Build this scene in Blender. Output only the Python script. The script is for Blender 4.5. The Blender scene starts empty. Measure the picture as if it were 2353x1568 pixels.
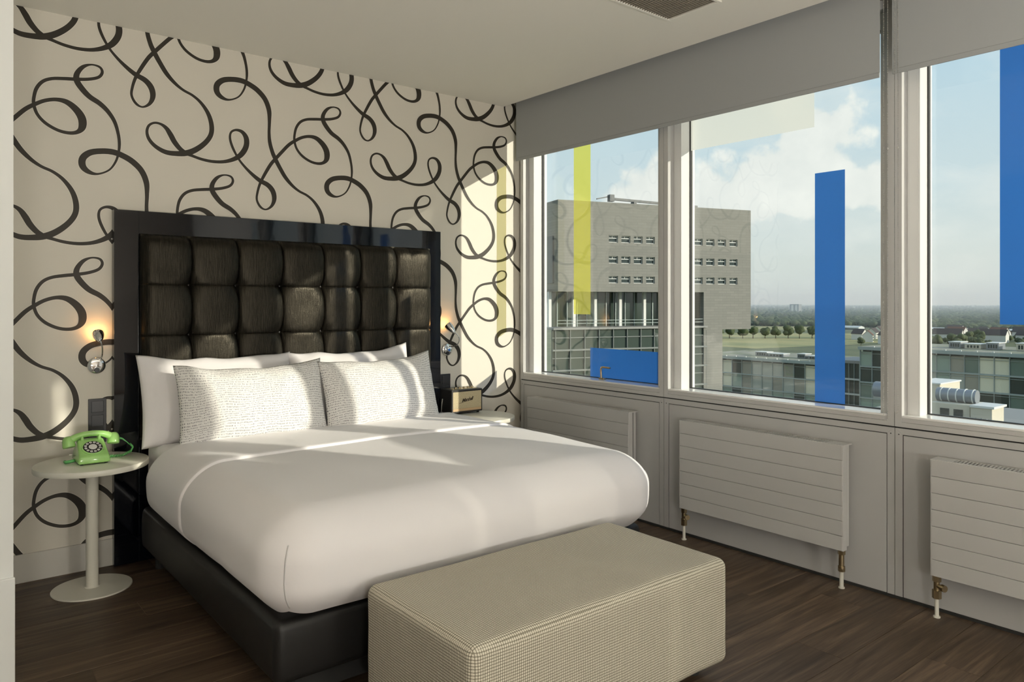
import bpy, bmesh, math, random
from mathutils import Vector, Matrix, noise
random.seed(7)
PI = math.pi
SC = bpy.context.scene
COL = SC.collection

# ------------------------------------------------------------------ camera
HC = 1.36
cam_d = bpy.data.cameras.new('camera'); cam = bpy.data.objects.new('camera', cam_d); COL.objects.link(cam)
cam.location = (0, 0, HC); cam.rotation_euler = (PI / 2, 0, math.radians(-38.886))
cam_d.sensor_width = 36.0; cam_d.lens = 26.264; cam_d.shift_y = -0.0387
cam_d.clip_start = 0.05; cam_d.clip_end = 20000
SC.camera = cam

# ------------------------------------------------------------------ exposure
SC.view_settings.view_transform = 'Standard'; SC.view_settings.look = 'None'
SC.view_settings.gamma = 1.0; SC.view_settings.use_curve_mapping = False
SC.view_settings.exposure = 0.0
SC.cycles.use_light_tree = False; SC.cycles.max_bounces = 7; SC.cycles.diffuse_bounces = 4; SC.cycles.glossy_bounces = 3; SC.cycles.transmission_bounces = 2; SC.cycles.volume_bounces = 0; SC.cycles.transparent_max_bounces = 10
SC.cycles.caustics_reflective = False; SC.cycles.caustics_refractive = False; SC.cycles.adaptive_threshold = .03

# ------------------------------------------------------------------ sky
def build_world():
    w = bpy.data.worlds.new('sky'); SC.world = w; w.use_nodes = True
    nt = w.node_tree; nt.nodes.clear(); N = nt.nodes.new; L = nt.links.new
    out = N('ShaderNodeOutputWorld'); bg = N('ShaderNodeBackground'); L(bg.outputs[0], out.inputs[0])
    bg.inputs['Strength'].default_value = 1.1
    tc = N('ShaderNodeTexCoord'); sep = N('ShaderNodeSeparateXYZ'); L(tc.outputs['Generated'], sep.inputs[0])
    ramp = N('ShaderNodeValToRGB'); L(sep.outputs['Z'], ramp.inputs[0])
    el = ramp.color_ramp.elements
    el[0].position = 0.0; el[0].color = (.66, .715, .69, 1)
    el[1].position = 1.0; el[1].color = (.30, .47, .72, 1)
    for p, c in ((.05, (.67, .725, .70, 1)), (.14, (.60, .715, .755, 1)), (.30, (.50, .68, .79, 1)), (.55, (.40, .58, .76, 1))):
        e = ramp.color_ramp.elements.new(p); e.color = c
    # scattered clouds
    mp = N('ShaderNodeMapping'); mp.inputs['Scale'].default_value = (3.4, 3.4, 8.5); mp.inputs['Location'].default_value = (.35, .1, .2)
    L(tc.outputs['Generated'], mp.inputs[0])
    nz = N('ShaderNodeTexNoise'); nz.inputs['Scale'].default_value = 1.0; nz.inputs['Detail'].default_value = 9; nz.inputs['Roughness'].default_value = .56
    L(mp.outputs[0], nz.inputs['Vector'])
    cr = N('ShaderNodeValToRGB'); cr.color_ramp.elements[0].position = .47; cr.color_ramp.elements[1].position = .66
    L(nz.outputs[0], cr.inputs[0])
    # a towering cumulus, its outline broken up by noise
    mp2 = N('ShaderNodeMapping'); mp2.inputs['Scale'].default_value = (20, 20, 20); L(tc.outputs['Generated'], mp2.inputs[0])
    n2 = N('ShaderNodeTexNoise'); n2.inputs['Scale'].default_value = 1.0; n2.inputs['Detail'].default_value = 8; L(mp2.outputs[0], n2.inputs['Vector'])
    total = None
    for (d, rx, rz) in (((.8545, .478, .205), .060, .055), ((.838, .515, .150), .095, .055), ((.80, .588, .120), .12, .060), ((.76, .64, .145), .07, .045), ((.868, .478, .140), .055, .040), ((.895, .425, .135), .05, .030)):
        v = N('ShaderNodeVectorMath'); v.operation = 'SUBTRACT'; L(tc.outputs['Generated'], v.inputs[0]); v.inputs[1].default_value = d
        sc = N('ShaderNodeVectorMath'); sc.operation = 'MULTIPLY'; L(v.outputs[0], sc.inputs[0]); sc.inputs[1].default_value = (1 / rx, 1 / rx, 1 / rz)
        ln = N('ShaderNodeVectorMath'); ln.operation = 'LENGTH'; L(sc.outputs[0], ln.inputs[0])
        m = N('ShaderNodeMath'); m.operation = 'SUBTRACT'; m.inputs[0].default_value = 1.0; L(ln.outputs['Value'], m.inputs[1])
        if total is None: total = m
        else:
            mx = N('ShaderNodeMath'); mx.operation = 'MAXIMUM'; L(total.outputs[0], mx.inputs[0]); L(m.outputs[0], mx.inputs[1]); total = mx
    ad = N('ShaderNodeMath'); ad.operation = 'MULTIPLY_ADD'; L(n2.outputs[0], ad.inputs[0]); ad.inputs[1].default_value = 2.2; L(total.outputs[0], ad.inputs[2])
    mr = N('ShaderNodeMapRange'); mr.interpolation_type = 'SMOOTHSTEP'; L(ad.outputs[0], mr.inputs[0]); mr.inputs[1].default_value = 1.05; mr.inputs[2].default_value = 1.42
    mr.inputs[4].default_value = .92
    cmul = N('ShaderNodeMath'); cmul.operation = 'MULTIPLY'; L(cr.outputs[0], cmul.inputs[0]); cmul.inputs[1].default_value = .62
    cmax = N('ShaderNodeMath'); cmax.operation = 'MAXIMUM'; L(cmul.outputs[0], cmax.inputs[0]); L(mr.outputs[0], cmax.inputs[1])
    # cloud colour: white tops, faintly grey-blue where dense
    cc = N('ShaderNodeMix'); cc.data_type = 'RGBA'; L(n2.outputs[0], cc.inputs[0])
    cc.inputs[6].default_value = (.68, .72, .71, 1); cc.inputs[7].default_value = (1.04, 1.03, .97, 1)
    mix = N('ShaderNodeMix'); mix.data_type = 'RGBA'; L(cmax.outputs[0], mix.inputs[0]); L(ramp.outputs[0], mix.inputs[6]); L(cc.outputs[2], mix.inputs[7])
    L(mix.outputs[2], bg.inputs[0])
build_world()

# ------------------------------------------------------------------ sun, low over the right-hand side of the room
SUN_DIR = Vector((-.53, 1.0, -.2915)).normalized()
sd = bpy.data.lights.new('sun', 'SUN'); sd.energy = 4.7; sd.color = (1.0, .915, .78); sd.angle = math.radians(.55)
so = bpy.data.objects.new('sun', sd); COL.objects.link(so); so.location = (30, -60, 20)
so.rotation_euler = SUN_DIR.to_track_quat('-Z', 'Y').to_euler()

# ------------------------------------------------------------------ room measures (metres)
XW, YW, HH = 3.52, 4.30, 2.787          # window wall, bed wall, ceiling
XL, YF = -2.4, -3.9                      # far side wall, wall behind the camera
JOINTS = [4.262 - 1.348 * i for i in range(7)]

# ------------------------------------------------------------------ helpers
def lin(h):
    h = h.lstrip('#'); r = []
    for i in (0, 2, 4):
        v = int(h[i:i + 2], 16) / 255.0
        r.append(v / 12.92 if v <= .04045 else ((v + .055) / 1.055) ** 2.4)
    return tuple(r)

MATS = {}
def mat(name, color=(.8, .8, .8), rough=.5, metal=0.0, spec=.5, bump=None, var=None, coat=0.0, sheen=0.0, emit=None, trans=0.0, coords='Object'):
    """bump = (scale xyz, strength, distance, detail); var = (scale xyz, colour2, lo, hi)"""
    if name in MATS: return MATS[name]
    m = bpy.data.materials.new(name); m.use_nodes = True; nt = m.node_tree
    b = nt.nodes['Principled BSDF']; N = nt.nodes.new; L = nt.links.new
    b.inputs['Base Color'].default_value = (*color, 1); b.inputs['Roughness'].default_value = rough
    b.inputs['Metallic'].default_value = metal; b.inputs['Specular IOR Level'].default_value = spec
    b.inputs['Coat Weight'].default_value = coat; b.inputs['Coat Roughness'].default_value = .03
    b.inputs['Sheen Weight'].default_value = sheen
    b.inputs['Transmission Weight'].default_value = trans
    if emit: b.inputs['Emission Color'].default_value = (*emit[0], 1); b.inputs['Emission Strength'].default_value = emit[1]
    tc = N('ShaderNodeTexCoord')
    if var:
        mp = N('ShaderNodeMapping'); mp.inputs['Scale'].default_value = var[0]; L(tc.outputs[coords], mp.inputs[0])
        nz = N('ShaderNodeTexNoise'); nz.inputs['Scale'].default_value = 1; nz.inputs['Detail'].default_value = 6; L(mp.outputs[0], nz.inputs['Vector'])
        rp = N('ShaderNodeMapRange'); L(nz.outputs[0], rp.inputs[0]); rp.inputs[1].default_value = var[2]; rp.inputs[2].default_value = var[3]
        mx = N('ShaderNodeMix'); mx.data_type = 'RGBA'; L(rp.outputs[0], mx.inputs[0]); mx.inputs[6].default_value = (*color, 1); mx.inputs[7].default_value = (*var[1], 1)
        L(mx.outputs[2], b.inputs['Base Color'])
    if bump:
        mp = N('ShaderNodeMapping'); mp.inputs['Scale'].default_value = bump[0]; L(tc.outputs[coords], mp.inputs[0])
        nz = N('ShaderNodeTexNoise'); nz.inputs['Scale'].default_value = 1; nz.inputs['Detail'].default_value = bump[3] if len(bump) > 3 else 4; L(mp.outputs[0], nz.inputs['Vector'])
        bp = N('ShaderNodeBump'); bp.inputs['Strength'].default_value = bump[1]; bp.inputs['Distance'].default_value = bump[2]
        L(nz.outputs[0], bp.inputs['Height']); L(bp.outputs[0], b.inputs['Normal'])
    MATS[name] = m
    return m

class G:
    """collects shapes in world coordinates; build() links them as ONE mesh object"""
    def __init__(s): s.v = []; s.f = []; s.uv = {}
    def quad(s, a, b, c, d):
        i = len(s.v); s.v += [a, b, c, d]; s.f.append((i, i + 1, i + 2, i + 3)); return s
    def poly(s, pts):
        i = len(s.v); s.v += list(pts); s.f.append(tuple(range(i, i + len(pts)))); return s
    def box(s, x0, x1, y0, y1, z0, z1):
        i = len(s.v)
        s.v += [(x, y, z) for x in (x0, x1) for y in (y0, y1) for z in (z0, z1)]
        for q in ((0, 1, 3, 2), (4, 6, 7, 5), (0, 4, 5, 1), (2, 3, 7, 6), (0, 2, 6, 4), (1, 5, 7, 3)): s.f.append(tuple(i + k for k in q))
        return s
    def obox(s, o, ex, ey, ez):
        """box from corner o with edge vectors"""
        i = len(s.v); o = Vector(o); ex = Vector(ex); ey = Vector(ey); ez = Vector(ez)
        s.v += [tuple(o + ex * a + ey * b + ez * c) for a in (0, 1) for b in (0, 1) for c in (0, 1)]
        for q in ((0, 1, 3, 2), (4, 6, 7, 5), (0, 4, 5, 1), (2, 3, 7, 6), (0, 2, 6, 4), (1, 5, 7, 3)): s.f.append(tuple(i + k for k in q))
        return s
    def rbox(s, x0, x1, y0, y1, z0, z1, r, k=3, m=(1, 1, 1), skip=(), fn=None):
        """box with rounded edges; r scalar or per-axis; skip faces by '+x' etc; fn displaces a vertex"""
        rr = (r, r, r) if not isinstance(r, (tuple, list)) else r
        lo = (x0, y0, z0); hi = (x1, y1, z1); ax = []
        for a in range(3):
            L = [lo[a] + rr[a] * j / k for j in range(k)]
            n = m[a]; L += [lo[a] + rr[a] + (hi[a] - lo[a] - 2 * rr[a]) * j / n for j in range(n + 1)]
            L += [hi[a] - rr[a] + rr[a] * j / k for j in range(1, k + 1)]; ax.append(L)
        cache = {}
        def put(p):
            key = tuple(round(c, 6) for c in p)
            if key in cache: return cache[key]
            inner = [min(max(p[a], lo[a] + rr[a]), hi[a] - rr[a]) for a in range(3)]
            d = Vector([(p[a] - inner[a]) / rr[a] for a in range(3)])
            n = d.normalized() if d.length > 1e-9 else d
            q = tuple(inner[a] + rr[a] * n[a] for a in range(3))
            if fn: q = fn(q, n)
            s.v.append(q); cache[key] = len(s.v) - 1
            return cache[key]
        for a in range(3):
            b, c = (a + 1) % 3, (a + 2) % 3
            for sgn, val in ((-1, lo[a]), (1, hi[a])):
                if ('+' if sgn > 0 else '-') + 'xyz'[a] in skip: continue
                for i in range(len(ax[b]) - 1):
                    for j in range(len(ax[c]) - 1):
                        q = []
                        for (ii, jj) in ((i, j), (i + 1, j), (i + 1, j + 1), (i, j + 1)):
                            p = [0, 0, 0]; p[a] = val; p[b] = ax[b][ii]; p[c] = ax[c][jj]; q.append(put(tuple(p)))
                        if sgn < 0: q.reverse()
                        s.f.append(tuple(q))
        return s
    def cyl(s, p0, p1, r0, r1=None, n=16, caps=True):
        r1 = r0 if r1 is None else r1
        p0 = Vector(p0); p1 = Vector(p1); d = (p1 - p0).normalized()
        u = d.orthogonal().normalized(); w = d.cross(u); i = len(s.v)
        for (p, r) in ((p0, r0), (p1, r1)):
            for k in range(n):
                a = 2 * PI * k / n; s.v.append(tuple(p + (u * math.cos(a) + w * math.sin(a)) * r))
        for k in range(n): s.f.append((i + k, i + (k + 1) % n, i + n + (k + 1) % n, i + n + k))
        if caps:
            for (p, r, rev) in ((p0, r0, True), (p1, r1, False)):
                j = len(s.v)
                for k in range(n):
                    a = 2 * PI * k / n; s.v.append(tuple(p + (u * math.cos(a) + w * math.sin(a)) * r))
                q = tuple(range(j, j + n)); s.f.append(q[::-1] if rev else q)
        return s
    def tube(s, pts, r, n=10, caps=True):
        pts = [Vector(p) for p in pts]; rs = r if isinstance(r, (list, tuple)) else [r] * len(pts)
        base = len(s.v); u = None
        for i, p in enumerate(pts):
            t = (pts[min(i + 1, len(pts) - 1)] - pts[max(i - 1, 0)]).normalized()
            u = t.orthogonal().normalized() if u is None else (u - t * u.dot(t)).normalized()
            w = t.cross(u)
            for k in range(n):
                a = 2 * PI * k / n; s.v.append(tuple(p + (u * math.cos(a) + w * math.sin(a)) * rs[i]))
        for i in range(len(pts) - 1):
            for k in range(n):
                a = base + i * n + k; b = base + i * n + (k + 1) % n; s.f.append((a, b, b + n, a + n))
        if caps:
            s.f.append(tuple(range(base, base + n))[::-1]); e = base + (len(pts) - 1) * n; s.f.append(tuple(range(e, e + n)))
        return s
    def lathe(s, prof, o=(0, 0, 0), axis=(0, 0, 1), n=32):
        """prof = [(radius, height)], sharp corners where a point is given twice"""
        d = Vector(axis).normalized(); u = d.orthogonal().normalized(); w = d.cross(u); o = Vector(o)
        rings = []
        for (r, h) in prof:
            i = len(s.v); rings.append(i)
            for k in range(n):
                a = 2 * PI * k / n; s.v.append(tuple(o + d * h + (u * math.cos(a) + w * math.sin(a)) * max(r, 1e-5)))
        for q in range(len(prof) - 1):
            if prof[q] == prof[q + 1]: continue
            for k in range(n):
                s.f.append((rings[q] + k, rings[q] + (k + 1) % n, rings[q + 1] + (k + 1) % n, rings[q + 1] + k))
        return s
    def sphere(s, c, r, seg=12, rings=8, sc=(1, 1, 1)):
        base = len(s.v); c = Vector(c)
        for i in range(rings + 1):
            th = PI * i / rings
            for k in range(seg):
                a = 2 * PI * k / seg
                s.v.append((c.x + r * sc[0] * math.sin(th) * math.cos(a), c.y + r * sc[1] * math.sin(th) * math.sin(a), c.z + r * sc[2] * math.cos(th)))
        for i in range(rings):
            for k in range(seg):
                a = base + i * seg + k; b = base + i * seg + (k + 1) % seg; s.f.append((a, a + seg, b + seg, b))
        return s
    def hull(s, pts, bevel=0.0, seg=2):
        bm = bmesh.new()
        for p in pts: bm.verts.new(p)
        r = bmesh.ops.convex_hull(bm, input=bm.verts)
        bmesh.ops.dissolve_limit(bm, angle_limit=.01, verts=bm.verts, edges=bm.edges)
        if bevel: bmesh.ops.bevel(bm, geom=list(bm.edges), offset=bevel, segments=seg, profile=.5, affect='EDGES', clamp_overlap=True)
        i = len(s.v); bm.verts.index_update(); s.v += [tuple(v.co) for v in bm.verts]
        for f in bm.faces: s.f.append(tuple(i + v.index for v in f.verts))
        bm.free(); return s
    def xf(s, M_):
        s.v = [tuple(M_ @ Vector(p)) for p in s.v]; return s
    def mesh(s, name, org=(0, 0, 0), smooth=False, fix=True, uvfn=None, merge=0):
        me = bpy.data.meshes.new(name)
        me.from_pydata([(p[0] - org[0], p[1] - org[1], p[2] - org[2]) for p in s.v], [], s.f)
        if uvfn:
            ul = me.uv_layers.new(name='UVMap')
            for pl in me.polygons:
                for li in pl.loop_indices: ul.data[li].uv = uvfn(s.v[me.loops[li].vertex_index], pl.normal, me.loops[li].vertex_index)
        if fix or merge:
            bm = bmesh.new(); bm.from_mesh(me)
            if merge: bmesh.ops.remove_doubles(bm, verts=bm.verts, dist=merge)
            if fix: bmesh.ops.recalc_face_normals(bm, faces=bm.faces)
            bm.to_mesh(me); bm.free()
        if smooth:
            me.polygons.foreach_set('use_smooth', [True] * len(me.polygons))
            if smooth is not True: me.set_sharp_from_angle(angle=math.radians(smooth))
        me.update(); return me
    def build(s, name, m, parent=None, smooth=False, fix=True, uvfn=None, merge=0):
        org = origin(parent)
        o = bpy.data.objects.new(name, s.mesh(name, org, smooth, fix, uvfn, merge))
        if m is not None: o.data.materials.append(m)
        COL.objects.link(o)
        if parent is not None: o.parent = parent
        return o

def origin(o):
    p = Vector((0, 0, 0))
    while o is not None: p = p + Vector(o.location); o = o.parent
    return p

def tag(o, label=None, cat=None, group=None, kind=None):
    if label: o['label'] = label
    if cat: o['category'] = cat
    if group: o['group'] = group
    if kind: o['kind'] = kind
    return o

def thing(name, loc, label=None, cat=None, group=None, kind=None):
    o = bpy.data.objects.new(name, None); o.empty_display_size = .1; COL.objects.link(o); o.location = loc
    return tag(o, label, cat, group, kind)

def struct(g, name, m, label=None, **kw):
    o = g.build(name, m, **kw); o['kind'] = 'structure'
    if label: o['label'] = label
    return o

def copy_tree(o, delta=(0, 0, 0), parent=None, label=None, group=None):
    c = o.copy(); COL.objects.link(c); c.parent = parent
    if parent is None: c.location = Vector(o.location) + Vector(delta)
    if label: c['label'] = label
    if group: c['group'] = group
    for ch in list(o.children): copy_tree(ch, parent=c)
    return c

# ------------------------------------------------------------------ materials
M_WALL = mat('cream_wallpaper', (.74, .70, .615), .75, bump=((60, 60, 9), .06, .004, 3))
M_SCROLL = mat('black_scroll_print', (.040, .034, .026), .5, spec=.3)
M_HALO = mat('pale_scroll_outline', (.83, .79, .70), .6)
M_CEIL = mat('ceiling_paint', (.90, .875, .80), .85)
M_PLAIN = mat('white_wall_paint', (.84, .86, .84), .7)
M_BASEB = mat('baseboard_paint', (.62, .60, .55), .5)
M_ALU = mat('painted_window_metal', (.52, .52, .51), .34, spec=.5)
M_ALUW = mat('white_window_metal', (.72, .725, .71), .25, spec=.55)
M_PANEL = mat('painted_wall_panel', (.47, .47, .465), .38, spec=.45)
M_DARK = mat('dark_gap', (.02, .02, .019), .8)
M_RAD = mat('radiator_enamel', (.505, .505, .495), .36, spec=.5)
M_BRASS = mat('aged_brass', (.42, .34, .21), .35, metal=1.0)
M_BRONZE = mat('bronze_handle', (.50, .38, .24), .3, metal=1.0)
M_PIPE = mat('white_pipe', (.66, .65, .58), .4)
M_BLACKG = mat('gloss_black_lacquer', (.002, .003, .006), .045, spec=.7, bump=((7, 7, 5), .045, .01, 2))
M_LEATHER = mat('black_leather', (.012, .0115, .011), .44, spec=.35, bump=((220, 220, 220), .12, .002, 3))
M_SHEET = mat('white_cotton', (.80, .78, .785), .85, sheen=.15, bump=((9, 9, 9), .10, .012, 5))
M_PILLOW = mat('white_pillow_cotton', (.80, .775, .78), .85, sheen=.15, bump=((14, 14, 14), .12, .01, 5))
M_TABLE = mat('cream_lacquer_table', (.74, .72, .63), .28, spec=.5)
M_CHROME = mat('chrome', (.72, .72, .72), .06, metal=1.0)
M_SWITCH = mat('anthracite_plastic', (.022, .023, .026), .35)
M_GREEN = mat('apple_green_plastic', (.36, .66, .20), .18, spec=.5, coat=.3)
M_GREEND = mat('green_cord_plastic', (.13, .46, .14), .25)
M_BLIND = mat('grey_blind_fabric', (.36, .375, .375), .8, bump=((500, 500, 500), .05, .001, 2))
M_BLINDB = mat('grey_blind_hem', (.345, .36, .36), .7)
M_CHAIN = mat('bead_chain', (.62, .61, .57), .3, metal=.6)
M_VENT = mat('vent_grille', (.42, .38, .315), .55)
M_GASKET = mat('black_rubber', (.012, .012, .011), .6)

def fresnel(N, L):
    # thin sheet: the same reflectance on entering and on leaving
    ge = N('ShaderNodeNewGeometry'); mi = N('ShaderNodeMix'); mi.inputs[2].default_value = 1.5; mi.inputs[3].default_value = 1 / 1.5
    L(ge.outputs['Backfacing'], mi.inputs[0]); f = N('ShaderNodeFresnel'); L(mi.outputs[0], f.inputs[0]); return f
def mat_glass():
    m = bpy.data.materials.new('window_glass'); m.use_nodes = True; nt = m.node_tree; nt.nodes.clear(); N = nt.nodes.new; L = nt.links.new
    o = N('ShaderNodeOutputMaterial'); t = N('ShaderNodeBsdfTransparent'); t.inputs[0].default_value = (.965, .98, .97, 1)
    g = N('ShaderNodeBsdfGlossy'); g.inputs['Roughness'].default_value = 0.0; g.inputs[0].default_value = (1, 1, 1, 1)
    f = fresnel(N, L); x = N('ShaderNodeMixShader')
    L(f.outputs[0], x.inputs[0]); L(t.outputs[0], x.inputs[1]); L(g.outputs[0], x.inputs[2]); L(x.outputs[0], o.inputs[0]); return m
M_GLASS = mat_glass()
M_SILL = mat('white_gloss_sill', (.86, .86, .84), .10, spec=.6)
M_REAR = mat('taupe_rear_wall', (.22, .20, .175), .7)

def mat_film(name, thru, col, body, refl=.45):
    """self-adhesive colour film: part pigment, part see-through """
    m = bpy.data.materials.new(name); m.use_nodes = True; nt = m.node_tree; nt.nodes.clear(); N = nt.nodes.new; L = nt.links.new
    o = N('ShaderNodeOutputMaterial'); t = N('ShaderNodeBsdfTransparent'); t.inputs[0].default_value = (*thru, 1)
    d = N('ShaderNodeBsdfTranslucent'); d.inputs[0].default_value = (*col, 1)
    df = N('ShaderNodeBsdfDiffuse'); df.inputs[0].default_value = (*col, 1)
    a = N('ShaderNodeMixShader'); a.inputs[0].default_value = refl; L(d.outputs[0], a.inputs[1]); L(df.outputs[0], a.inputs[2])
    b = N('ShaderNodeMixShader'); b.inputs[0].default_value = body; L(t.outputs[0], b.inputs[1]); L(a.outputs[0], b.inputs[2])
    g = N('ShaderNodeBsdfGlossy'); g.inputs['Roughness'].default_value = 0.02
    f = fresnel(N, L); x = N('ShaderNodeMixShader')
    L(f.outputs[0], x.inputs[0]); L(b.outputs[0], x.inputs[1]); L(g.outputs[0], x.inputs[2]); L(x.outputs[0], o.inputs[0]); return m
M_FY = mat_film('yellow_film', (1.0, .96, .22), (1.0, .93, .20), .50, .2)
M_FB = mat_film('blue_film', (.06, .30, .85), (.045, .20, .62), .90)
M_FW = mat_film('white_film', (1.0, .99, .93), (1.0, .985, .92), .90, .08)

def mat_floor():
    m = bpy.data.materials.new('dark_oak_plank'); m.use_nodes = True; nt = m.node_tree; b = nt.nodes['Principled BSDF']; N = nt.nodes.new; L = nt.links.new
    tc = N('ShaderNodeTexCoord'); oi = N('ShaderNodeObjectInfo')
    off = N('ShaderNodeVectorMath'); off.operation = 'MULTIPLY_ADD'
    cmb = N('ShaderNodeCombineXYZ')
    for k in range(3): L(oi.outputs['Random'], cmb.inputs[k])
    L(cmb.outputs[0], off.inputs[0]); off.inputs[1].default_value = (37, 23, 11); L(tc.outputs['Object'], off.inputs[2])
    mp = N('ShaderNodeMapping'); mp.inputs['Scale'].default_value = (1.6, 26, 1); L(off.outputs[0], mp.inputs[0])
    n1 = N('ShaderNodeTexNoise'); n1.inputs['Scale'].default_value = 1.0; n1.inputs['Detail'].default_value = 8; n1.inputs['Roughness'].default_value = .62; n1.inputs['Distortion'].default_value = .9; L(mp.outputs[0], n1.inputs['Vector'])
    mp2 = N('ShaderNodeMapping'); mp2.inputs['Scale'].default_value = (9, 190, 1); L(off.outputs[0], mp2.inputs[0])
    n2 = N('ShaderNodeTexNoise'); n2.inputs['Scale'].default_value = 1.0; n2.inputs['Detail'].default_value = 3; L(mp2.outputs[0], n2.inputs['Vector'])
    cr = N('ShaderNodeValToRGB'); L(n1.outputs[0], cr.inputs[0]); e = cr.color_ramp.elements
    e[0].position = .30; e[0].color = (.030, .020, .013, 1); e[1].position = .72; e[1].color = (.115, .080, .052, 1)
    k = e = cr.color_ramp.elements.new(.5); k.color = (.058, .039, .025, 1)
    mx = N('ShaderNodeMix'); mx.data_type = 'RGBA'; mx.blend_type = 'MULTIPLY'; mx.inputs[0].default_value = .55; L(cr.outputs[0], mx.inputs[6]); L(n2.outputs[0], mx.inputs[7])
    hs = N('ShaderNodeHueSaturation'); L(mx.outputs[2], hs.inputs['Color'])
    mr = N('ShaderNodeMapRange'); L(oi.outputs['Random'], mr.inputs[0]); mr.inputs[3].default_value = 1.6; mr.inputs[4].default_value = 2.3; L(mr.outputs[0], hs.inputs['Value'])
    L(hs.outputs[0], b.inputs['Base Color'])
    b.inputs['Roughness'].default_value = .42; b.inputs['Specular IOR Level'].default_value = .27
    bp = N('ShaderNodeBump'); bp.inputs['Strength'].default_value = .10; bp.inputs['Distance'].default_value = .003; L(n2.outputs[0], bp.inputs['Height']); L(bp.outputs[0], b.inputs['Normal'])
    return m
M_FLOOR = mat_floor()

def mat_croc():
    """crinkled metallic upholstery of the headboard"""
    m = bpy.data.materials.new('crinkled_upholstery'); m.use_nodes = True; nt = m.node_tree; b = nt.nodes['Principled BSDF']; N = nt.nodes.new; L = nt.links.new
    tc = N('ShaderNodeTexCoord')
    mp = N('ShaderNodeMapping'); mp.inputs['Scale'].default_value = (150, 1, 15); L(tc.outputs['Object'], mp.inputs[0])
    n1 = N('ShaderNodeTexNoise'); n1.inputs['Scale'].default_value = 1; n1.inputs['Detail'].default_value = 4; n1.inputs['Distortion'].default_value = .8; L(mp.outputs[0], n1.inputs['Vector'])
    mp2 = N('ShaderNodeMapping'); mp2.inputs['Scale'].default_value = (70, 1, 170); L(tc.outputs['Object'], mp2.inputs[0])
    n2 = N('ShaderNodeTexNoise'); n2.inputs['Scale'].default_value = 1; n2.inputs['Detail'].default_value = 3; L(mp2.outputs[0], n2.inputs['Vector'])
    ad = N('ShaderNodeMath'); ad.operation = 'MULTIPLY_ADD'; L(n2.outputs[0], ad.inputs[0]); ad.inputs[1].default_value = .22; L(n1.outputs[0], ad.inputs[2])
    cr = N('ShaderNodeValToRGB'); L(ad.outputs[0], cr.inputs[0]); e = cr.color_ramp.elements
    e[0].position = .48; e[0].color = (.003, .0028, .0024, 1); e[1].position = .86; e[1].color = (.021, .0185, .014, 1)
    L(cr.outputs[0], b.inputs['Base Color']); b.inputs['Metallic'].default_value = .1; b.inputs['Roughness'].default_value = .35; b.inputs['Specular Tint'].default_value = (1, .90, .70, 1); b.inputs['Specular IOR Level'].default_value = .27
    bp = N('ShaderNodeBump'); bp.inputs['Strength'].default_value = .5; bp.inputs['Distance'].default_value = .004; L(ad.outputs[0], bp.inputs['Height']); L(bp.outputs[0], b.inputs['Normal'])
    return m
M_CROC = mat_croc()

def mat_weave():
    """chunky two-tone basket weave of the bench, one thread cell = 7 mm (UV in metres)"""
    m = bpy.data.materials.new('basket_weave_fabric'); m.use_nodes = True; nt = m.node_tree; b = nt.nodes['Principled BSDF']; N = nt.nodes.new; L = nt.links.new
    uv = N('ShaderNodeUVMap'); sep = N('ShaderNodeSeparateXYZ')
    nz = N('ShaderNodeTexNoise'); nz.inputs['Scale'].default_value = 60; nz.inputs['Detail'].default_value = 2; L(uv.outputs[0], nz.inputs['Vector'])
    jit = N('ShaderNodeVectorMath'); jit.operation = 'MULTIPLY_ADD'; L(nz.outputs['Color'], jit.inputs[0]); jit.inputs[1].default_value = (.002, .002, 0); L(uv.outputs[0], jit.inputs[2])
    L(jit.outputs[0], sep.inputs[0])
    def wave(inp, per, ph=0.0):
        a = N('ShaderNodeMath'); a.operation = 'MULTIPLY_ADD'; L(inp, a.inputs[0]); a.inputs[1].default_value = 2 * PI / per; a.inputs[2].default_value = ph
        c = N('ShaderNodeMath'); c.operation = 'SINE'; L(a.outputs[0], c.inputs[0]); return c
    su = wave(sep.outputs[0], .0148); sv = wave(sep.outputs[1], .0168)
    b1 = N('ShaderNodeMath'); b1.operation = 'ABSOLUTE'; L(su.outputs[0], b1.inputs[0]); b2_ = N('ShaderNodeMath'); b2_.operation = 'ABSOLUTE'; L(sv.outputs[0], b2_.inputs[0])
    a1 = N('ShaderNodeMath'); a1.operation = 'MULTIPLY'; L(b1.outputs[0], a1.inputs[0]); L(b2_.outputs[0], a1.inputs[1])
    mr = N('ShaderNodeMapRange'); mr.interpolation_type = 'SMOOTHSTEP'; L(a1.outputs[0], mr.inputs[0]); mr.inputs[1].default_value = .06; mr.inputs[2].default_value = .62
    n2 = N('ShaderNodeTexNoise'); n2.inputs['Scale'].default_value = 330; n2.inputs['Detail'].default_value = 2; L(uv.outputs[0], n2.inputs['Vector'])
    cr = N('ShaderNodeMix'); cr.data_type = 'RGBA'; L(mr.outputs[0], cr.inputs[0]); cr.inputs[6].default_value = (.25, .225, .165, 1); cr.inputs[7].default_value = (.78, .73, .60, 1)
    mx = N('ShaderNodeMix'); mx.data_type = 'RGBA'; mx.blend_type = 'MULTIPLY'; mx.inputs[0].default_value = .35; L(cr.outputs[2], mx.inputs[6]); L(n2.outputs[0], mx.inputs[7])
    L(mx.outputs[2], b.inputs['Base Color']); b.inputs['Roughness'].default_value = .85
    bp = N('ShaderNodeBump'); bp.inputs['Strength'].default_value = .5; bp.inputs['Distance'].default_value = .0025; L(mr.outputs[0], bp.inputs['Height']); L(bp.outputs[0], b.inputs['Normal'])
    return m
M_WEAVE = mat_weave()

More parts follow.
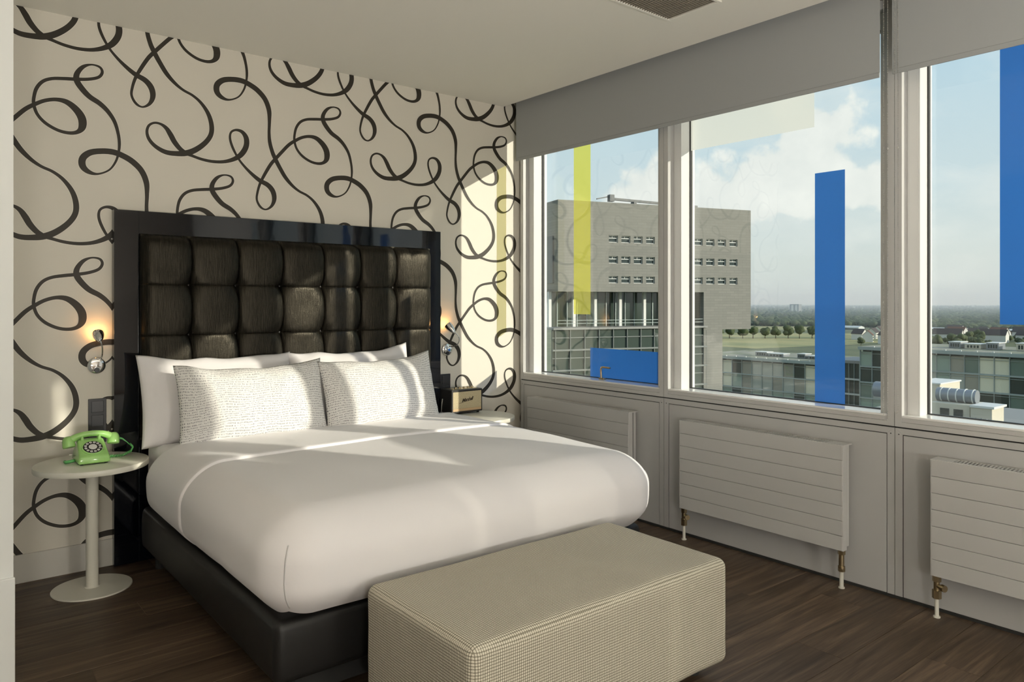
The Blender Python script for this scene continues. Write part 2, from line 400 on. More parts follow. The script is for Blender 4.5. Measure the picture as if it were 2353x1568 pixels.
def mat_dash():
    """rows of short grey ticks on white cotton (UV in metres)"""
    m = bpy.data.materials.new('dashed_pillow_fabric'); m.use_nodes = True; nt = m.node_tree; b = nt.nodes['Principled BSDF']; N = nt.nodes.new; L = nt.links.new
    uv = N('ShaderNodeUVMap'); sep = N('ShaderNodeSeparateXYZ')
    nz = N('ShaderNodeTexNoise'); nz.inputs['Scale'].default_value = 22; nz.inputs['Detail'].default_value = 2; L(uv.outputs[0], nz.inputs['Vector'])
    jit = N('ShaderNodeVectorMath'); jit.operation = 'MULTIPLY_ADD'; L(nz.outputs['Color'], jit.inputs[0]); jit.inputs[1].default_value = (.012, .010, 0); L(uv.outputs[0], jit.inputs[2])
    L(jit.outputs[0], sep.inputs[0])
    def cell(inp, per, th):
        a = N('ShaderNodeMath'); a.operation = 'DIVIDE'; L(inp, a.inputs[0]); a.inputs[1].default_value = per
        c = N('ShaderNodeMath'); c.operation = 'FRACT'; L(a.outputs[0], c.inputs[0])
        d = N('ShaderNodeMath'); d.operation = 'LESS_THAN'; L(c.outputs[0], d.inputs[0]); d.inputs[1].default_value = th; return d
    u = cell(sep.outputs[0], .0066, .50); v = cell(sep.outputs[1], .0125, .52)
    ml = N('ShaderNodeMath'); ml.operation = 'MULTIPLY'; L(u.outputs[0], ml.inputs[0]); L(v.outputs[0], ml.inputs[1])
    n2 = N('ShaderNodeTexNoise'); n2.inputs['Scale'].default_value = 130; n2.inputs['Detail'].default_value = 1; L(uv.outputs[0], n2.inputs['Vector'])
    mr = N('ShaderNodeMapRange'); L(n2.outputs[0], mr.inputs[0]); mr.inputs[1].default_value = .36; mr.inputs[2].default_value = .56
    m2 = N('ShaderNodeMath'); m2.operation = 'MULTIPLY'; L(ml.outputs[0], m2.inputs[0]); L(mr.outputs[0], m2.inputs[1])
    cr = N('ShaderNodeMix'); cr.data_type = 'RGBA'; L(m2.outputs[0], cr.inputs[0]); cr.inputs[6].default_value = (.80, .785, .76, 1); cr.inputs[7].default_value = (.16, .16, .165, 1)
    L(cr.outputs[2], b.inputs['Base Color']); b.inputs['Roughness'].default_value = .88
    return m
M_DASH = mat_dash()

# ================================================================== THE ROOM
# floor: a dark subfloor and one object per plank, planks run towards the windows
floor = struct(G().box(XL, XW, YF, YW, -.12, -.006), 'floor', M_DARK, 'dark wood plank floor')
PW, PL = .19, 1.25
full = G().rbox(0, PL, 0, PW - .0012, -.006, 0, (.001, .001, .001), k=1).mesh('plank', smooth=False)
full.materials.append(M_FLOOR)
row = 0; y = YF
while y < YW - .01:
    w = min(PW, YW - y); x = XL - (0, .83, .37, 1.09, .55)[row % 5]
    while x < XW - .01:
        a, b_ = max(x, XL), min(x + PL, XW)
        if b_ - a > .02:
            if a == x and b_ == x + PL and w == PW:
                o = bpy.data.objects.new('plank', full); COL.objects.link(o); o.location = (x + .0006, y, 0)
            else:
                g = G().rbox(0, b_ - a - .0012, 0, w - .0012, -.006, 0, (.001, .001, .001), k=1); me = g.mesh('plank'); me.materials.append(M_FLOOR)
                o = bpy.data.objects.new('plank', me); COL.objects.link(o); o.location = (a + .0006, y, 0)
            o.parent = floor
        x += PL
    y += PW; row += 1

# walls
wall_back = struct(G().box(.25, 3.75, YW, YW + .15, -.05, 3.0), 'wall_back', M_WALL, 'cream wall papered with black looping scrolls')
struct(G().box(XL - .15, XL, YF - .15, 3.15, -.05, 3.0), 'wall_left', M_REAR, 'taupe side wall')
struct(G().box(XL - .15, 3.75, YF - .15, YF, -.05, 3.0), 'wall_front', M_REAR, 'taupe wall behind the camera')
struct(G().box(XL - .15, .285, 3.15, YW + .15, -.05, 3.0), 'wall_niche', M_PLAIN, 'white wall return at the left edge')
struct(G().rbox(XL, .289, 3.138, 3.15, 0, .389, .003, k=1), 'baseboard_niche', M_PLAIN, 'white lower facing of the wall return')
struct(G().rbox(.285, .826, YW - .014, YW, 0, .137, .003, k=1), 'baseboard_back', M_BASEB, 'pale baseboard under the scroll wallpaper')
struct(G().rbox(2.81, XW, YW - .014, YW, 0, .137, .003, k=1), 'baseboard_corner', M_BASEB, 'pale baseboard in the window corner')

# ceiling with the blind pocket along the windows
ceil = struct(G().box(XL - .15, 3.388, YF - .15, YW, HH, 3.0), 'ceiling', M_CEIL, 'plain off-white ceiling')
struct(G().box(3.388, 3.75, YF - .15, YW, 2.96, 3.0), 'ceiling_pocket', M_CEIL, 'recess above the blinds')

# wallpaper print: one brush ribbon whose path repeats on a half-drop lattice
PATH = [(1.015,2.691,0.026),(1.043,2.641,0.025),(1.077,2.588,0.024),(1.119,2.544,0.019),(1.162,2.514,0.015),(1.213,2.492,0.015),(1.257,2.458,0.018),(1.294,2.406,0.023),(1.312,2.347,0.026),(1.309,2.292,0.026),(1.279,2.242,0.027),(1.227,2.196,0.030),(1.176,2.171,0.031),(1.119,2.162,0.027),(1.069,2.165,0.025),(1.021,2.189,0.021),(0.990,2.223,0.018),(0.980,2.261,0.015),(0.990,2.295,0.013),(1.017,2.313,0.012),(1.048,2.311,0.014),(1.076,2.293,0.022),(1.097,2.262,0.028),(1.118,2.224,0.028),(1.147,2.190,0.025),(1.179,2.171,0.021),(1.211,2.160,0.016),(1.263,2.147,0.016),(1.322,2.142,0.017),(1.383,2.149,0.019),(1.437,2.170,0.024),(1.477,2.201,0.030),(1.504,2.248,0.031),(1.506,2.296,0.030),(1.484,2.329,0.022),(1.449,2.337,0.014),(1.420,2.320,0.012),(1.414,2.283,0.014),(1.429,2.234,0.015),(1.460,2.177,0.013),(1.496,2.134,0.015),(1.539,2.095,0.020),(1.584,2.063,0.025),(1.633,2.040,0.029),(1.662,2.006,0.031),(1.670,1.962,0.027),(1.654,1.920,0.017),(1.620,1.897,0.010),(1.588,1.910,0.014),(1.567,1.949,0.013),(1.571,1.994,0.014),(1.587,2.048,0.016),(1.616,2.107,0.019),(1.649,2.164,0.020),(1.678,2.200,0.020),(1.716,2.245,0.020),(1.758,2.292,0.020),(1.797,2.322,0.019),(1.841,2.348,0.018),(1.889,2.361,0.019),(1.934,2.355,0.027),(1.974,2.325,0.034),(1.999,2.285,0.038),(2.001,2.243,0.034),(1.983,2.215,0.021),(1.947,2.203,0.017),(1.897,2.209,0.016),(1.844,2.236,0.016),(1.809,2.274,0.015),(1.794,2.318,0.015),(1.794,2.355,0.015),(1.805,2.402,0.016),(1.831,2.440,0.016),(1.870,2.461,0.016),(1.924,2.471,0.017),(1.978,2.478,0.017),(2.033,2.489,0.016),(2.075,2.507,0.015),(2.091,2.535,0.014),(2.079,2.559,0.012),(2.042,2.564,0.009),(2.005,2.546,0.018),(1.979,2.509,0.024),(1.976,2.474,0.028),(1.996,2.439,0.029),(2.032,2.401,0.027),(2.079,2.373,0.025),(2.116,2.339,0.022),(2.147,2.291,0.019),(2.164,2.232,0.016),(2.170,2.180,0.015),(2.166,2.132,0.012),(2.152,2.082,0.011),(2.121,2.036,0.009),(2.069,2.011,0.011),(2.027,2.019,0.024),(2.002,2.046,0.032),(2.004,2.085,0.032),(2.036,2.116,0.030),(2.087,2.130,0.029),(2.139,2.132,0.030),(2.182,2.120,0.030),(2.231,2.094,0.031),(2.275,2.050,0.030),(2.299,1.990,0.028),(2.302,1.924,0.020),(2.300,1.859,0.018),(2.304,1.803,0.022),(2.319,1.748,0.024)]
LX, LZ = 1.322, -.982
def ribbon_points():
    n = len(PATH); ctl = [PATH[i] for i in range(n)]
    def P(i):
        q, r = divmod(i, n); c = ctl[r]; return Vector((c[0] + q * LX, c[1] + q * LZ, c[2]))
    out = []
    for i in range(n):
        p0, p1, p2, p3 = P(i - 1), P(i), P(i + 1), P(i + 2)
        for k in range(7):
            t = k / 7
            out.append(.5 * ((2 * p1) + (p2 - p0) * t + (2 * p0 - 5 * p1 + 4 * p2 - p3) * t * t + (3 * p1 - p0 - 3 * p2 + p3) * t ** 3))
    out.append(P(n)); return out
RIB = ribbon_points()
def motif(dx, dz, extra, yy, ramp):
    """ribbon quads clipped to the visible wall"""
    x0, x1, z0, z1 = .30, XW + .04, .02, HH + .15
    g = G(); prev = None
    for i, p in enumerate(RIB):
        a = RIB[max(i - 1, 0)]; b = RIB[min(i + 1, len(RIB) - 1)]
        t = Vector((b.x - a.x, b.y - a.y)).normalized(); nrm = Vector((-t.y, t.x)); hw = max(p.z, .008) / 2 + extra
        yo = yy - ramp * i / len(RIB); A = (p.x + dx + nrm.x * hw, p.y + dz + nrm.y * hw, yo); B = (p.x + dx - nrm.x * hw, p.y + dz - nrm.y * hw, yo)
        if prev:
            q = [prev[0], A, B, prev[1]]
            if any(x0 < c[0] < x1 and z0 < c[1] < z1 for c in q):
                q = [(min(max(c[0], x0), x1), c[2], min(max(c[1], z0), z1)) for c in q]
                g.quad(*q)
        prev = (A, B)
    return g
for i in range(-6, 7):
    for j in range(-6, 7):
        if (i + j) % 2: continue
        dx, dz = i * LX / 2, j * LZ / 2
        sh_ = ((i * 7 + j * 3) % 5) * .00013
        g = motif(dx, dz, 0, YW - .0012 - sh_, .0011)
        if len(g.f) < 4: continue
        o = g.build('scroll_motif', M_SCROLL, wall_back, fix=False)
        h = motif(dx, dz, .0028, YW - .0004 - sh_ * .2, .0005).build('scroll_outline', M_HALO, o, fix=False)

# ------------------------------------------------------------------ window wall
g = G()
g.box(XW + .03, 3.75, YF, YW, -.05, .785)                  # spandrel behind the panels
g.box(3.60, 3.75, YF, YW, 2.74, 3.0)                       # lintel above the glass
g.box(XW + .05, 3.75, 4.262, YW, .78, 2.76)                 # filler at the corner
g.box(XW - .0, 3.75, YF, JOINTS[6], -.05, 2.76)            # pier behind the camera
for y in JOINTS: g.box(XW + .02, 3.71, y - .03, y + .03, .77, 2.76)
wall_right = struct(g, 'wall_right', M_ALU, 'metal window wall')
struct(G().box(XW - .006, XW + .03, YF, 4.262, 0, .011), 'baseboard_right', M_DARK, 'thin dark strip under the wall panels')
def wframe(g, xa, xb, ya, yb, za, zb, wy, wzb, wzt):
    g.box(xa, xb, yb, yb + wy, za, zb); g.box(xa, xb, ya - wy, ya, za, zb)
    if wzb: g.box(xa, xb, yb + wy, ya - wy, za, za + wzb)
    g.box(xa, xb, yb + wy, ya - wy, zb - wzt, zb); return g
WIN = []
for i in range(6):
    ya, yb = JOINTS[i], JOINTS[i + 1]
    # lower panel: mitred border and flush inset panel with a shadow groove
    G().box(XW + .006, XW + .031, yb + .002, ya - .002, .012, .786).build('panel_backing', M_DARK, wall_right)
    pf = G()
    pf.hull([(XW, ya - .0015, .012), (XW, ya - .034, .012), (XW, ya - .0015, .780), (XW, ya - .034, .752), (XW + .012, ya - .0015, .012), (XW + .012, ya - .034, .012), (XW + .012, ya - .0015, .780), (XW + .012, ya - .034, .752)])
    pf.hull([(XW, yb + .0015, .012), (XW, yb + .034, .012), (XW, yb + .0015, .780), (XW, yb + .034, .752), (XW + .012, yb + .0015, .012), (XW + .012, yb + .034, .012), (XW + .012, yb + .0015, .780), (XW + .012, yb + .034, .752)])
    pf.hull([(XW, ya - .0020, .780), (XW, ya - .0345, .752), (XW, yb + .0020, .780), (XW, yb + .0345, .752), (XW + .012, ya - .0020, .780), (XW + .012, ya - .0345, .752), (XW + .012, yb + .0020, .780), (XW + .012, yb + .0345, .752)])
    p = pf.build('panel_frame', M_PANEL, wall_right)
    sc_ = G()
    for yy in (ya - .018, yb + .018): sc_.cyl((XW + .002, yy, .752), (XW - .0008, yy, .752), .0028, n=8)
    sc_.build('screw', M_DARK, p)
    G().rbox(XW + .001, XW + .010, yb + .038, ya - .038, .012, .748, .001, k=1).build('wall_panel', M_PANEL, wall_right)
    # window
    wn = thing('window_%d' % (i + 1), (XW, (ya + yb) / 2, .787), kind='structure'); WIN.append(wn)
    wn['label'] = ['window with yellow strip and blue panel next to the bed wall', 'middle window with tall blue strip and white panel', 'right-hand window cut by the picture edge', 'window beside the camera', 'window behind the camera', 'last window at the rear'][i]
    fr = G()
    fr.box(XW - .003, XW + .055, yb + .0015, yb + .032, .787, 2.76); fr.box(XW - .003, XW + .055, ya - .032, ya - .0015, .787, 2.76)
    fr.box(XW - .003, XW + .055, yb + .032, ya - .032, .787, .8085); fr.box(XW, XW + .055, yb + .032, ya - .032, .8095, .829)
    fr.box(XW, XW + .055, yb + .032, ya - .032, 2.72, 2.76)
    fr.build('frame', M_ALU, wn)
    G().rbox(XW + .0005, 3.70, yb + .0325, ya - .0325, .829, .839, .002, k=1).build('sill', M_SILL, wn)
    s_ = wframe(G(), XW + .052, 3.70, ya - .0335, yb + .0335, .839, 2.72, .0545, .0, .05)
    s_.box(XW + .0505, XW + .053, yb + .040, yb + .080, .839, 2.70); s_.box(XW + .0505, XW + .053, ya - .080, ya - .040, .839, 2.70)
    s_.build('sash', M_ALUW, wn)
    wframe(G(), 3.650, 3.672, ya - .0882, yb + .0882, .8395, 2.67, .005, .003, .005).build('gasket', M_GASKET, wn)
    pane = G().box(3.658, 3.664, yb + .092, ya - .092, .841, 2.666).build('pane', M_GLASS, wn)
    def film(name, m, y0, y1, z0, z1):
        G().quad((3.6574, y0, z0), (3.6574, y0, z1), (3.6574, y1, z1), (3.6574, y1, z0)).build(name, m, pane, fix=False)
    if i == 0: film('yellow_film', M_FY, 3.672, 3.839, 1.270, 2.664); film('blue_film', M_FB, 3.007, 3.674, .842, 1.041)
    if i == 1: film('blue_film', M_FB, 1.871, 2.031, .842, 2.024); film('white_film', M_FW, 2.034, 2.8215, 2.266, 2.664)
    if i == 3: film('white_film', M_FW, -1.035, .125, .842, 1.70)  # unseen film added to keep sun off the foot of the bed
    if i == 4: film('white_film', M_FW, -2.384, -1.224, .842, 2.05)  # unseen film added to stop sun leaking past the lowered blind
    if i == 5: film('blue_film', M_FB, -3.732, -2.572, .842, 2.05)  # unseen film added on the rear window to hold back sun
    if i == 2: film('blue_film', M_FB, 1.026, 1.186, 1.261, 2.664)
# bronze handle lying on the sill of the first window
hd = thing('window_handle', (3.60, 3.499, .839), 'bronze lever handle standing on the sill before the blue panel', 'handle')
G().rbox(3.590, 3.612, 3.480, 3.528, .8385, .850, .002, k=2).build('base_plate', M_BRONZE, hd)
G().tube([(3.60, 3.512, .845), (3.60, 3.515, .88), (3.60, 3.516, .905), (3.60, 3.511, .918), (3.60, 3.500, .921), (3.60, 3.46, .920), (3.60, 3.432, .919)], [.0075, .0068, .0068, .0068, .0066, .0064, .006], n=12).build('lever', M_BRONZE, hd, smooth=40)

# ------------------------------------------------------------------ roller blinds in the pocket
XB = 3.455
def blind(y0, y1, label, zb=2.389):
    t = thing('roller_blind', (XB, (y0 + y1) / 2, zb), label, 'blind', 'roller blinds in the ceiling pocket')
    G().cyl((XB + .028, y0 - .004, 2.90), (XB + .028, y1 + .004, 2.90), .028, n=24).build('roller_tube', M_BLIND, t, smooth=40)
    G().rbox(XB - .0007, XB + .0007, y0, y1, zb + .01, 2.90, .0006, k=1).build('blind_fabric', M_BLIND, t)
    G().rbox(XB - .004, XB + .004, y0 + .001, y1 - .001, zb - .004, zb + .020, .0035, k=2).build('bottom_bar', M_BLINDB, t)
    for yy in (y0 - .006, y1 + .003): G().box(XB - .012, XB + .07, yy, yy + .003, 2.85, 2.958).build('bracket', M_ALUW, t)
    return t
b1 = blind(1.603, 4.236, 'grey roller blind over the yellow-strip and middle windows')
b2 = blind(-1.10, 1.549, 'grey roller blind at the top right picture edge')
b3 = blind(-3.75, -1.15, 'unseen grey roller blind behind the camera, added and let down to block sun', .90)  # lowered out of view to keep sun off bench and bed foot
def bead_chain(name_label, y0, y1, x, zb, zt, b):
    pts = []; st = .0075; z = zt
    while z > zb: pts.append((x, y0, z)); z -= st
    n = 7; c = (y0 + y1) / 2; r = abs(y1 - y0) / 2
    for k in range(1, n): a = PI * k / n; pts.append((x, c + (y0 - c) * math.cos(a), zb - r * 1.6 * math.sin(a)))
    z = zb
    while z < zt: pts.append((x, y1, z)); z += st
    g = G()
    for (px, py, pz) in pts:
        i = len(g.v); r = .0027
        g.v += [(px - r, py, pz), (px + r, py, pz), (px, py - r, pz), (px, py + r, pz), (px, py, pz - r), (px, py, pz + r)]
        for q in ((0, 2, 5), (2, 1, 5), (1, 3, 5), (3, 0, 5), (2, 0, 4), (1, 2, 4), (3, 1, 4), (0, 3, 4)): g.f.append(tuple(i + k for k in q))
    o = g.build('bead_chain', M_CHAIN, b); o['kind'] = 'stuff'
    G().sphere((x, y1, 2.05), .006, 10, 8).build('chain_stop', M_CHAIN, b, smooth=True)
bead_chain('', 1.580, 1.562, 3.440, .835, 2.88, b1)
bead_chain('', 1.535, 1.521, 3.450, .87, 2.88, b2)

# ------------------------------------------------------------------ radiators
def radiator(yc, label):
    y0, y1 = yc - .481, yc + .481; xf = 3.420
    t = thing('radiator', (3.44, yc, 0), label, 'radiator', 'flat panel radiators under the windows')
    hs = .5 / 7
    for k in range(7):
        z = .18 + k * hs
        G().rbox(xf, xf + .012, y0 + .004, y1 - .004, z + .0009, z + hs - .0009, .0014, k=2).build('front_strip', M_RAD, t)
    b = G().box(xf + .008, xf + .036, y0 + .004, y1 - .004, .182, .676); b.build('body', M_RAD, t)
    G().box(xf + .060, 3.500, y0 + .012, y1 - .012, .19, .676).build('rear_panel', M_RAD, t)
    for a, c in ((y0, y0 + .0055), (y1 - .0055, y1)): G().rbox(xf + .001, xf + .037, a, c, .180, .681, .0015, k=1).build('side_cover', M_RAD, t)
    tg = G(); tg.box(xf + .002, 3.503, y0 - .002, y0 + .085, .6765, .6815); tg.box(xf + .002, 3.503, y1 - .085, y1 + .002, .6765, .6815)
    tg.box(xf + .002, xf + .012, y0 + .085, y1 - .085, .6765, .6815); tg.box(3.492, 3.503, y0 + .085, y1 - .085, .6765, .6815)
    n = 56; st = (y1 - y0 - .17) / n
    for k in range(n):
        y = y0 + .085 + k * st
        tg.hull([(xf + .012, y, .6765), (xf + .012, y + st * .5, .6765), (3.492, y + .006, .6765), (3.492, y + st * .5 + .006, .6765), (xf + .012, y, .6812), (xf + .012, y + st * .5, .6812), (3.492, y + .006, .6812), (3.492, y + st * .5 + .006, .6812)])
    tg.build('top_grille', M_RAD, t)
    G().cyl((3.445, y1, .645), (3.445, y1 + .008, .645), .006, n=10).build('air_vent', M_BRASS, t, smooth=40)
    # angle valve on the left, straight lockshield on the right
    yv = y1 - .018; v = G()
    v.cyl((3.441, yv, .180), (3.441, yv, .155), .0175, n=6); v.cyl((3.441, yv, .155), (3.441, yv, .118), .0125, n=14); v.cyl((3.441, yv, .118), (3.441, yv, .083), .0185, n=6)
    v.cyl((3.441, yv, .137), (3.425, yv - .034, .137), .0095, n=12); v.cyl((3.430, yv - .024, .137), (3.422, yv - .040, .137), .0145, n=12)
    v.build('angle_valve', M_BRASS, t, smooth=40)
    p = G().cyl((3.441, yv, .083), (3.441, yv, .002), .0085, n=14).build('pipe', M_PIPE, t, smooth=40)
    G().cyl((3.441, yv, .006), (3.441, yv, 0.0), .014, n=16).build('floor_collar', M_PIPE, p, smooth=40)
    yv = y0 + .018; v = G()
    v.cyl((3.441, yv, .180), (3.441, yv, .160), .0175, n=6); v.cyl((3.441, yv, .160), (3.441, yv, .105), .0125, n=14); v.cyl((3.441, yv, .105), (3.441, yv, .095), .016, n=14); v.cyl((3.441, yv, .095), (3.441, yv, .080), .0165, n=6)
    v.build('lockshield_valve', M_BRASS, t, smooth=40)
    p = G().cyl((3.441, yv, .080), (3.441, yv, .002), .0095, n=14).build('pipe', M_PIPE, t, smooth=40)
    G().cyl((3.441, yv, .006), (3.441, yv, 0.0), .014, n=16).build('floor_collar', M_PIPE, p, smooth=40)
    return t
R2 = radiator(2.24, 'white flat panel radiator under the middle window')
copy_tree(R2, (0, 1.348, 0), label='white flat panel radiator half hidden by the bed')
copy_tree(R2, (0, -1.348, 0), label='white flat panel radiator cut by the right picture edge')

# ------------------------------------------------------------------ ceiling air grille
cv = thing('ceiling_vent', (2.6, 2.1, HH), 'brown slatted air grille in a pale frame on the ceiling', 'vent')
fx0, fx1, fy0, fy1 = 1.90, 2.996, 2.130, 2.448
f = wframe(G(), fx0, fx1, fy1, fy0, 0, .001, .018, 0, 0)
f = G(); f.rbox(fx0, fx1, fy0, fy0 + .016, HH - .010, HH, .002, k=1); f.rbox(fx0, fx1, fy1 - .016, fy1, HH - .010, HH, .002, k=1)
f.rbox(fx0, fx0 + .016, fy0 + .016, fy1 - .016, HH - .010, HH, .002, k=1); f.rbox(fx1 - .016, fx1, fy0 + .016, fy1 - .016, HH - .010, HH, .002, k=1)
f.build('vent_frame', M_CEIL, cv)
G().box(fx0 + .016, fx1 - .016, fy0 + .016, fy1 - .016, HH - .0016, HH - .0004).build('backing', mat('vent_dark', (.18, .16, .13), .7), cv)
n = 62
for k in range(n):
    x = fx0 + .02 + (fx1 - fx0 - .04) * k / n
    G().obox((x, fy0 + .016, HH - .0085), (.004, 0, .007), (0, fy1 - fy0 - .032, 0), (.0022, 0, -.0012)).build('slat', M_VENT, cv)

# ------------------------------------------------------------------ fill lights added behind the camera to brighten the room
M_GLOBE = mat('fill_globe_glow', (.9, .88, .8), .4, emit=((1.0, .955, .875), 80.0))
def add_fill_globe(x, y, z, label):
    t = thing('fill_globe_light', (x, y, 0), label, 'lamp', 'added fill globes behind the camera')
    G().lathe([(.0, .0), (.17, 0), (.17, 0), (.17, .012), (.16, .02), (.02, .024)], (x, y, 0), n=32).build('base', M_TABLE, t, smooth=40)
    G().cyl((x, y, .02), (x, y, z - .19), .014, n=14).build('pole', M_CHROME, t, smooth=40)
    G().sphere((x, y, z), .21, 24, 16).build('globe', M_GLOBE, t, smooth=True)
add_fill_globe(-.7, -2.5, .80, 'added low globe fill light by the side wall')
add_fill_globe(1.45, -2.9, .80, 'added low globe fill light by the rear wall')
M_UP = mat('fill_lens_glow', (.9, .9, .85), .4, emit=((1.0, .955, .875), 285.0))  # glowing disc of an added fill light, aimed at the ceiling
ul = thing('fill_uplight', (.3, -2.0, 0), 'added low bowl fill light brightening the ceiling behind the camera', 'lamp')
G().lathe([(0, 0), (.20, 0), (.20, 0), (.20, .015), (.19, .022), (.03, .03)], (.3, -2.0, 0), n=32).build('base', M_TABLE, ul, smooth=40)
G().cyl((.3, -2.0, .02), (.3, -2.0, .47), .02, n=16).build('pole', M_CHROME, ul, smooth=40)
G().lathe([(0, .46), (.10, .47), (.22, .53), (.30, .62), (.305, .62), (.305, .625), (.295, .625), (.215, .55), (.0, .52)], (.3, -2.0, 0), n=40).build('bowl', M_CHROME, ul, smooth=40)
G().lathe([(0, .598), (.262, .598), (.262, .590), (0, .590)], (.3, -2.0, 0), n=40).build('lens', M_UP, ul, smooth=40)

# ================================================================== HEADBOARD
hbX0, hbX1, hbZ = .814, 2.805, 1.832
hb = thing('headboard', (1.81, 4.29, 0), 'tall headboard of black lacquer framing tufted dark metallic upholstery', 'headboard')
YF0, YF1 = 4.250, 4.298
for (a, b_) in ((hbX0, hbX0 + .117), (hbX1 - .102, hbX1)):
    G().rbox(a, b_, YF0, YF1, .004, hbZ, .0009, k=2).build('stile', M_BLACKG, hb)
G().rbox(hbX0 + .1175, hbX1 - .1025, YF0, YF1, hbZ - .119, hbZ, .0009, k=2).build('top_rail', M_BLACKG, hb)
G().rbox(hbX0 + .1175, hbX1 - .1025, YF0 + .002, YF1, .004, .640, .0009, k=2).build('lower_panel', M_BLACKG, hb)
G().box(hbX0 + .1175, hbX1 - .1025, YF0 + .02, YF1, .640, hbZ - .119).build('backing_board', M_DARK, hb)
# tufted panel: height field with seams and deep buttons
px0, px1, pz0, pz1 = hbX0 + .119, hbX1 - .104, .640, hbZ - .121
xs_ = [px0, 1.169, 1.418, 1.671, 1.925, 2.168, 2.420, px1]; zs_ = [pz0, .906, 1.181, 1.448, pz1]
def samples(L, n):
    out = []
    for i in range(len(L) - 1):
        for k in range(n):
            t = k / n; t = .5 - .5 * math.cos(PI * t); out.append(L[i] + (L[i + 1] - L[i]) * t)
    return out + [L[-1]]
SX, SZ = samples(xs_, 16), samples(zs_, 18)
def puff(x, z):
    i = max(k for k in range(7) if x >= xs_[k] - 1e-9) if x < px1 else 6
    j = max(k for k in range(4) if z >= zs_[k] - 1e-9) if z < pz1 else 3
    a = abs(2 * (x - xs_[i]) / (xs_[i + 1] - xs_[i]) - 1); b = abs(2 * (z - zs_[j]) / (zs_[j + 1] - zs_[j]) - 1)
    ea = 1.0 if not ((i == 0 and x < (xs_[0] + xs_[1]) / 2) or (i == 6 and x > (xs_[6] + xs_[7]) / 2)) else .0
    eb = 1.0 if not ((j == 0 and z < (zs_[0] + zs_[1]) / 2) or (j == 3 and z > (zs_[3] + zs_[4]) / 2)) else .0
    h = .062
    h -= (.032 * a ** 3.4 + .018 * a ** 40) * (.45 + .55 * b ** 2) if ea else .045 * a ** 7
    h -= (.007 * b ** 8 + .005 * b ** 50) * (.4 + .6 * a ** 2) if eb else .045 * b ** 7
    for X in xs_[1:-1]:
        for Z in zs_[1:-1]:
            d2 = ((x - X) ** 2 + (z - Z) ** 2)
            if d2 < .02:
                h -= .010 * math.exp(-d2 / .0011)
                ang = math.atan2(z - Z, x - X); h += .0028 * math.exp(-d2 / .0035) * math.cos(ang * 10 + X * 9) * min(1, d2 / .0002)
    h += .0035 * noise.noise(Vector((x * 7, z * 6, 3))) + .0012 * noise.noise(Vector((x * 22, z * 18, 1)))
    return max(h, .008)
g = G(); nz = len(SZ)
for x in SX:
    for z in SZ:
        j = max([k for k in range(4) if z >= zs_[k] - 1e-9]); bb = 2 * (z - zs_[j]) / (zs_[j + 1] - zs_[j]) - 1
        ff = min(1, (x - px0) / .25, (px1 - x) / .25)
        g.v.append((x + .011 * (1 - bb * bb) * max(0, ff), 4.262 - puff(x, z) - .030, z))
for i in range(len(SX) - 1):
    for j in range(nz - 1):
        a = i * nz + j; g.f.append((a, a + nz, a + nz + 1, a + 1))
edge = [i * nz for i in range(len(SX))] + [(len(SX) - 1) * nz + j for j in range(1, nz)] + [i * nz + nz - 1 for i in range(len(SX) - 2, -1, -1)] + [j for j in range(nz - 2, 0, -1)]
base = len(g.v)
for e in edge: p = g.v[e]; g.v.append((p[0], 4.262, p[2]))
m_ = len(edge)
for k in range(m_): g.f.append((edge[k], edge[(k + 1) % m_], base + (k + 1) % m_, base + k))
tuft = g.build('tufted_panel', M_CROC, hb, smooth=60)
pipe = G()
pipe.tube([(px0 + .004, 4.236, pz0 + .004), (px0 + .004, 4.236, pz1 - .004)], .0045, n=8); pipe.tube([(px1 - .004, 4.236, pz0 + .004), (px1 - .004, 4.236, pz1 - .004)], .0045, n=8)
pipe.tube([(px0 + .004, 4.236, pz1 - .004), (px1 - .004, 4.236, pz1 - .004)], .0045, n=8)
pipe.build('piping', M_CROC, tuft, smooth=40)
for X in xs_[1:-1]:
    for Z in zs_[1:-1]:
        G().sphere((X, 4.262 - puff(X, Z) - .0265, Z), .0115, 12, 8, (1, .40, 1)).build('button', M_LEATHER, tuft, smooth=True)

# ================================================================== BED
bed = thing('bed', (1.81, 3.3, 0), 'double bed with black leather base pushed against the headboard', 'bed')
bx0, bx1, by0, by1 = .925, 2.695, 2.365, 4.165
def soft(p, n):
    q = Vector(p); d = .004 * noise.noise(q * 3.0) + .0015 * noise.noise(q * 11)
    return tuple(q + n * d)
def base_fn(p, n):
    d = .006 * max(0, 1 - ((p[2] - .205) / .105) ** 2) + .002 * noise.noise(Vector(p) * 5)
    return tuple(Vector(p) + n * d)
G().rbox(bx0, bx1, by0, by1, .10, .312, (.030, .030, .030), k=4, m=(14, 14, 4), fn=base_fn).build('base', M_LEATHER, bed, smooth=True)
G().box(bx0 + .08, bx1 - .08, by0 + .08, by1 - .02, .012, .105).build('plinth', M_DARK, bed)
for X in (bx0 + .07, bx1 - .07):
    for Y in (by0 + .07, by1 - .07): G().cyl((X, Y, 0), (X, Y, .105), .022, n=12).build('leg', M_DARK, bed, smooth=40)
G().rbox(bx0 + .020, bx1 - .020, by0 + .05, by1 - .002, .313, .648, (.05, .05, .05), k=5, m=(10, 10, 2), fn=soft).build('mattress', M_SHEET, bed, smooth=True)

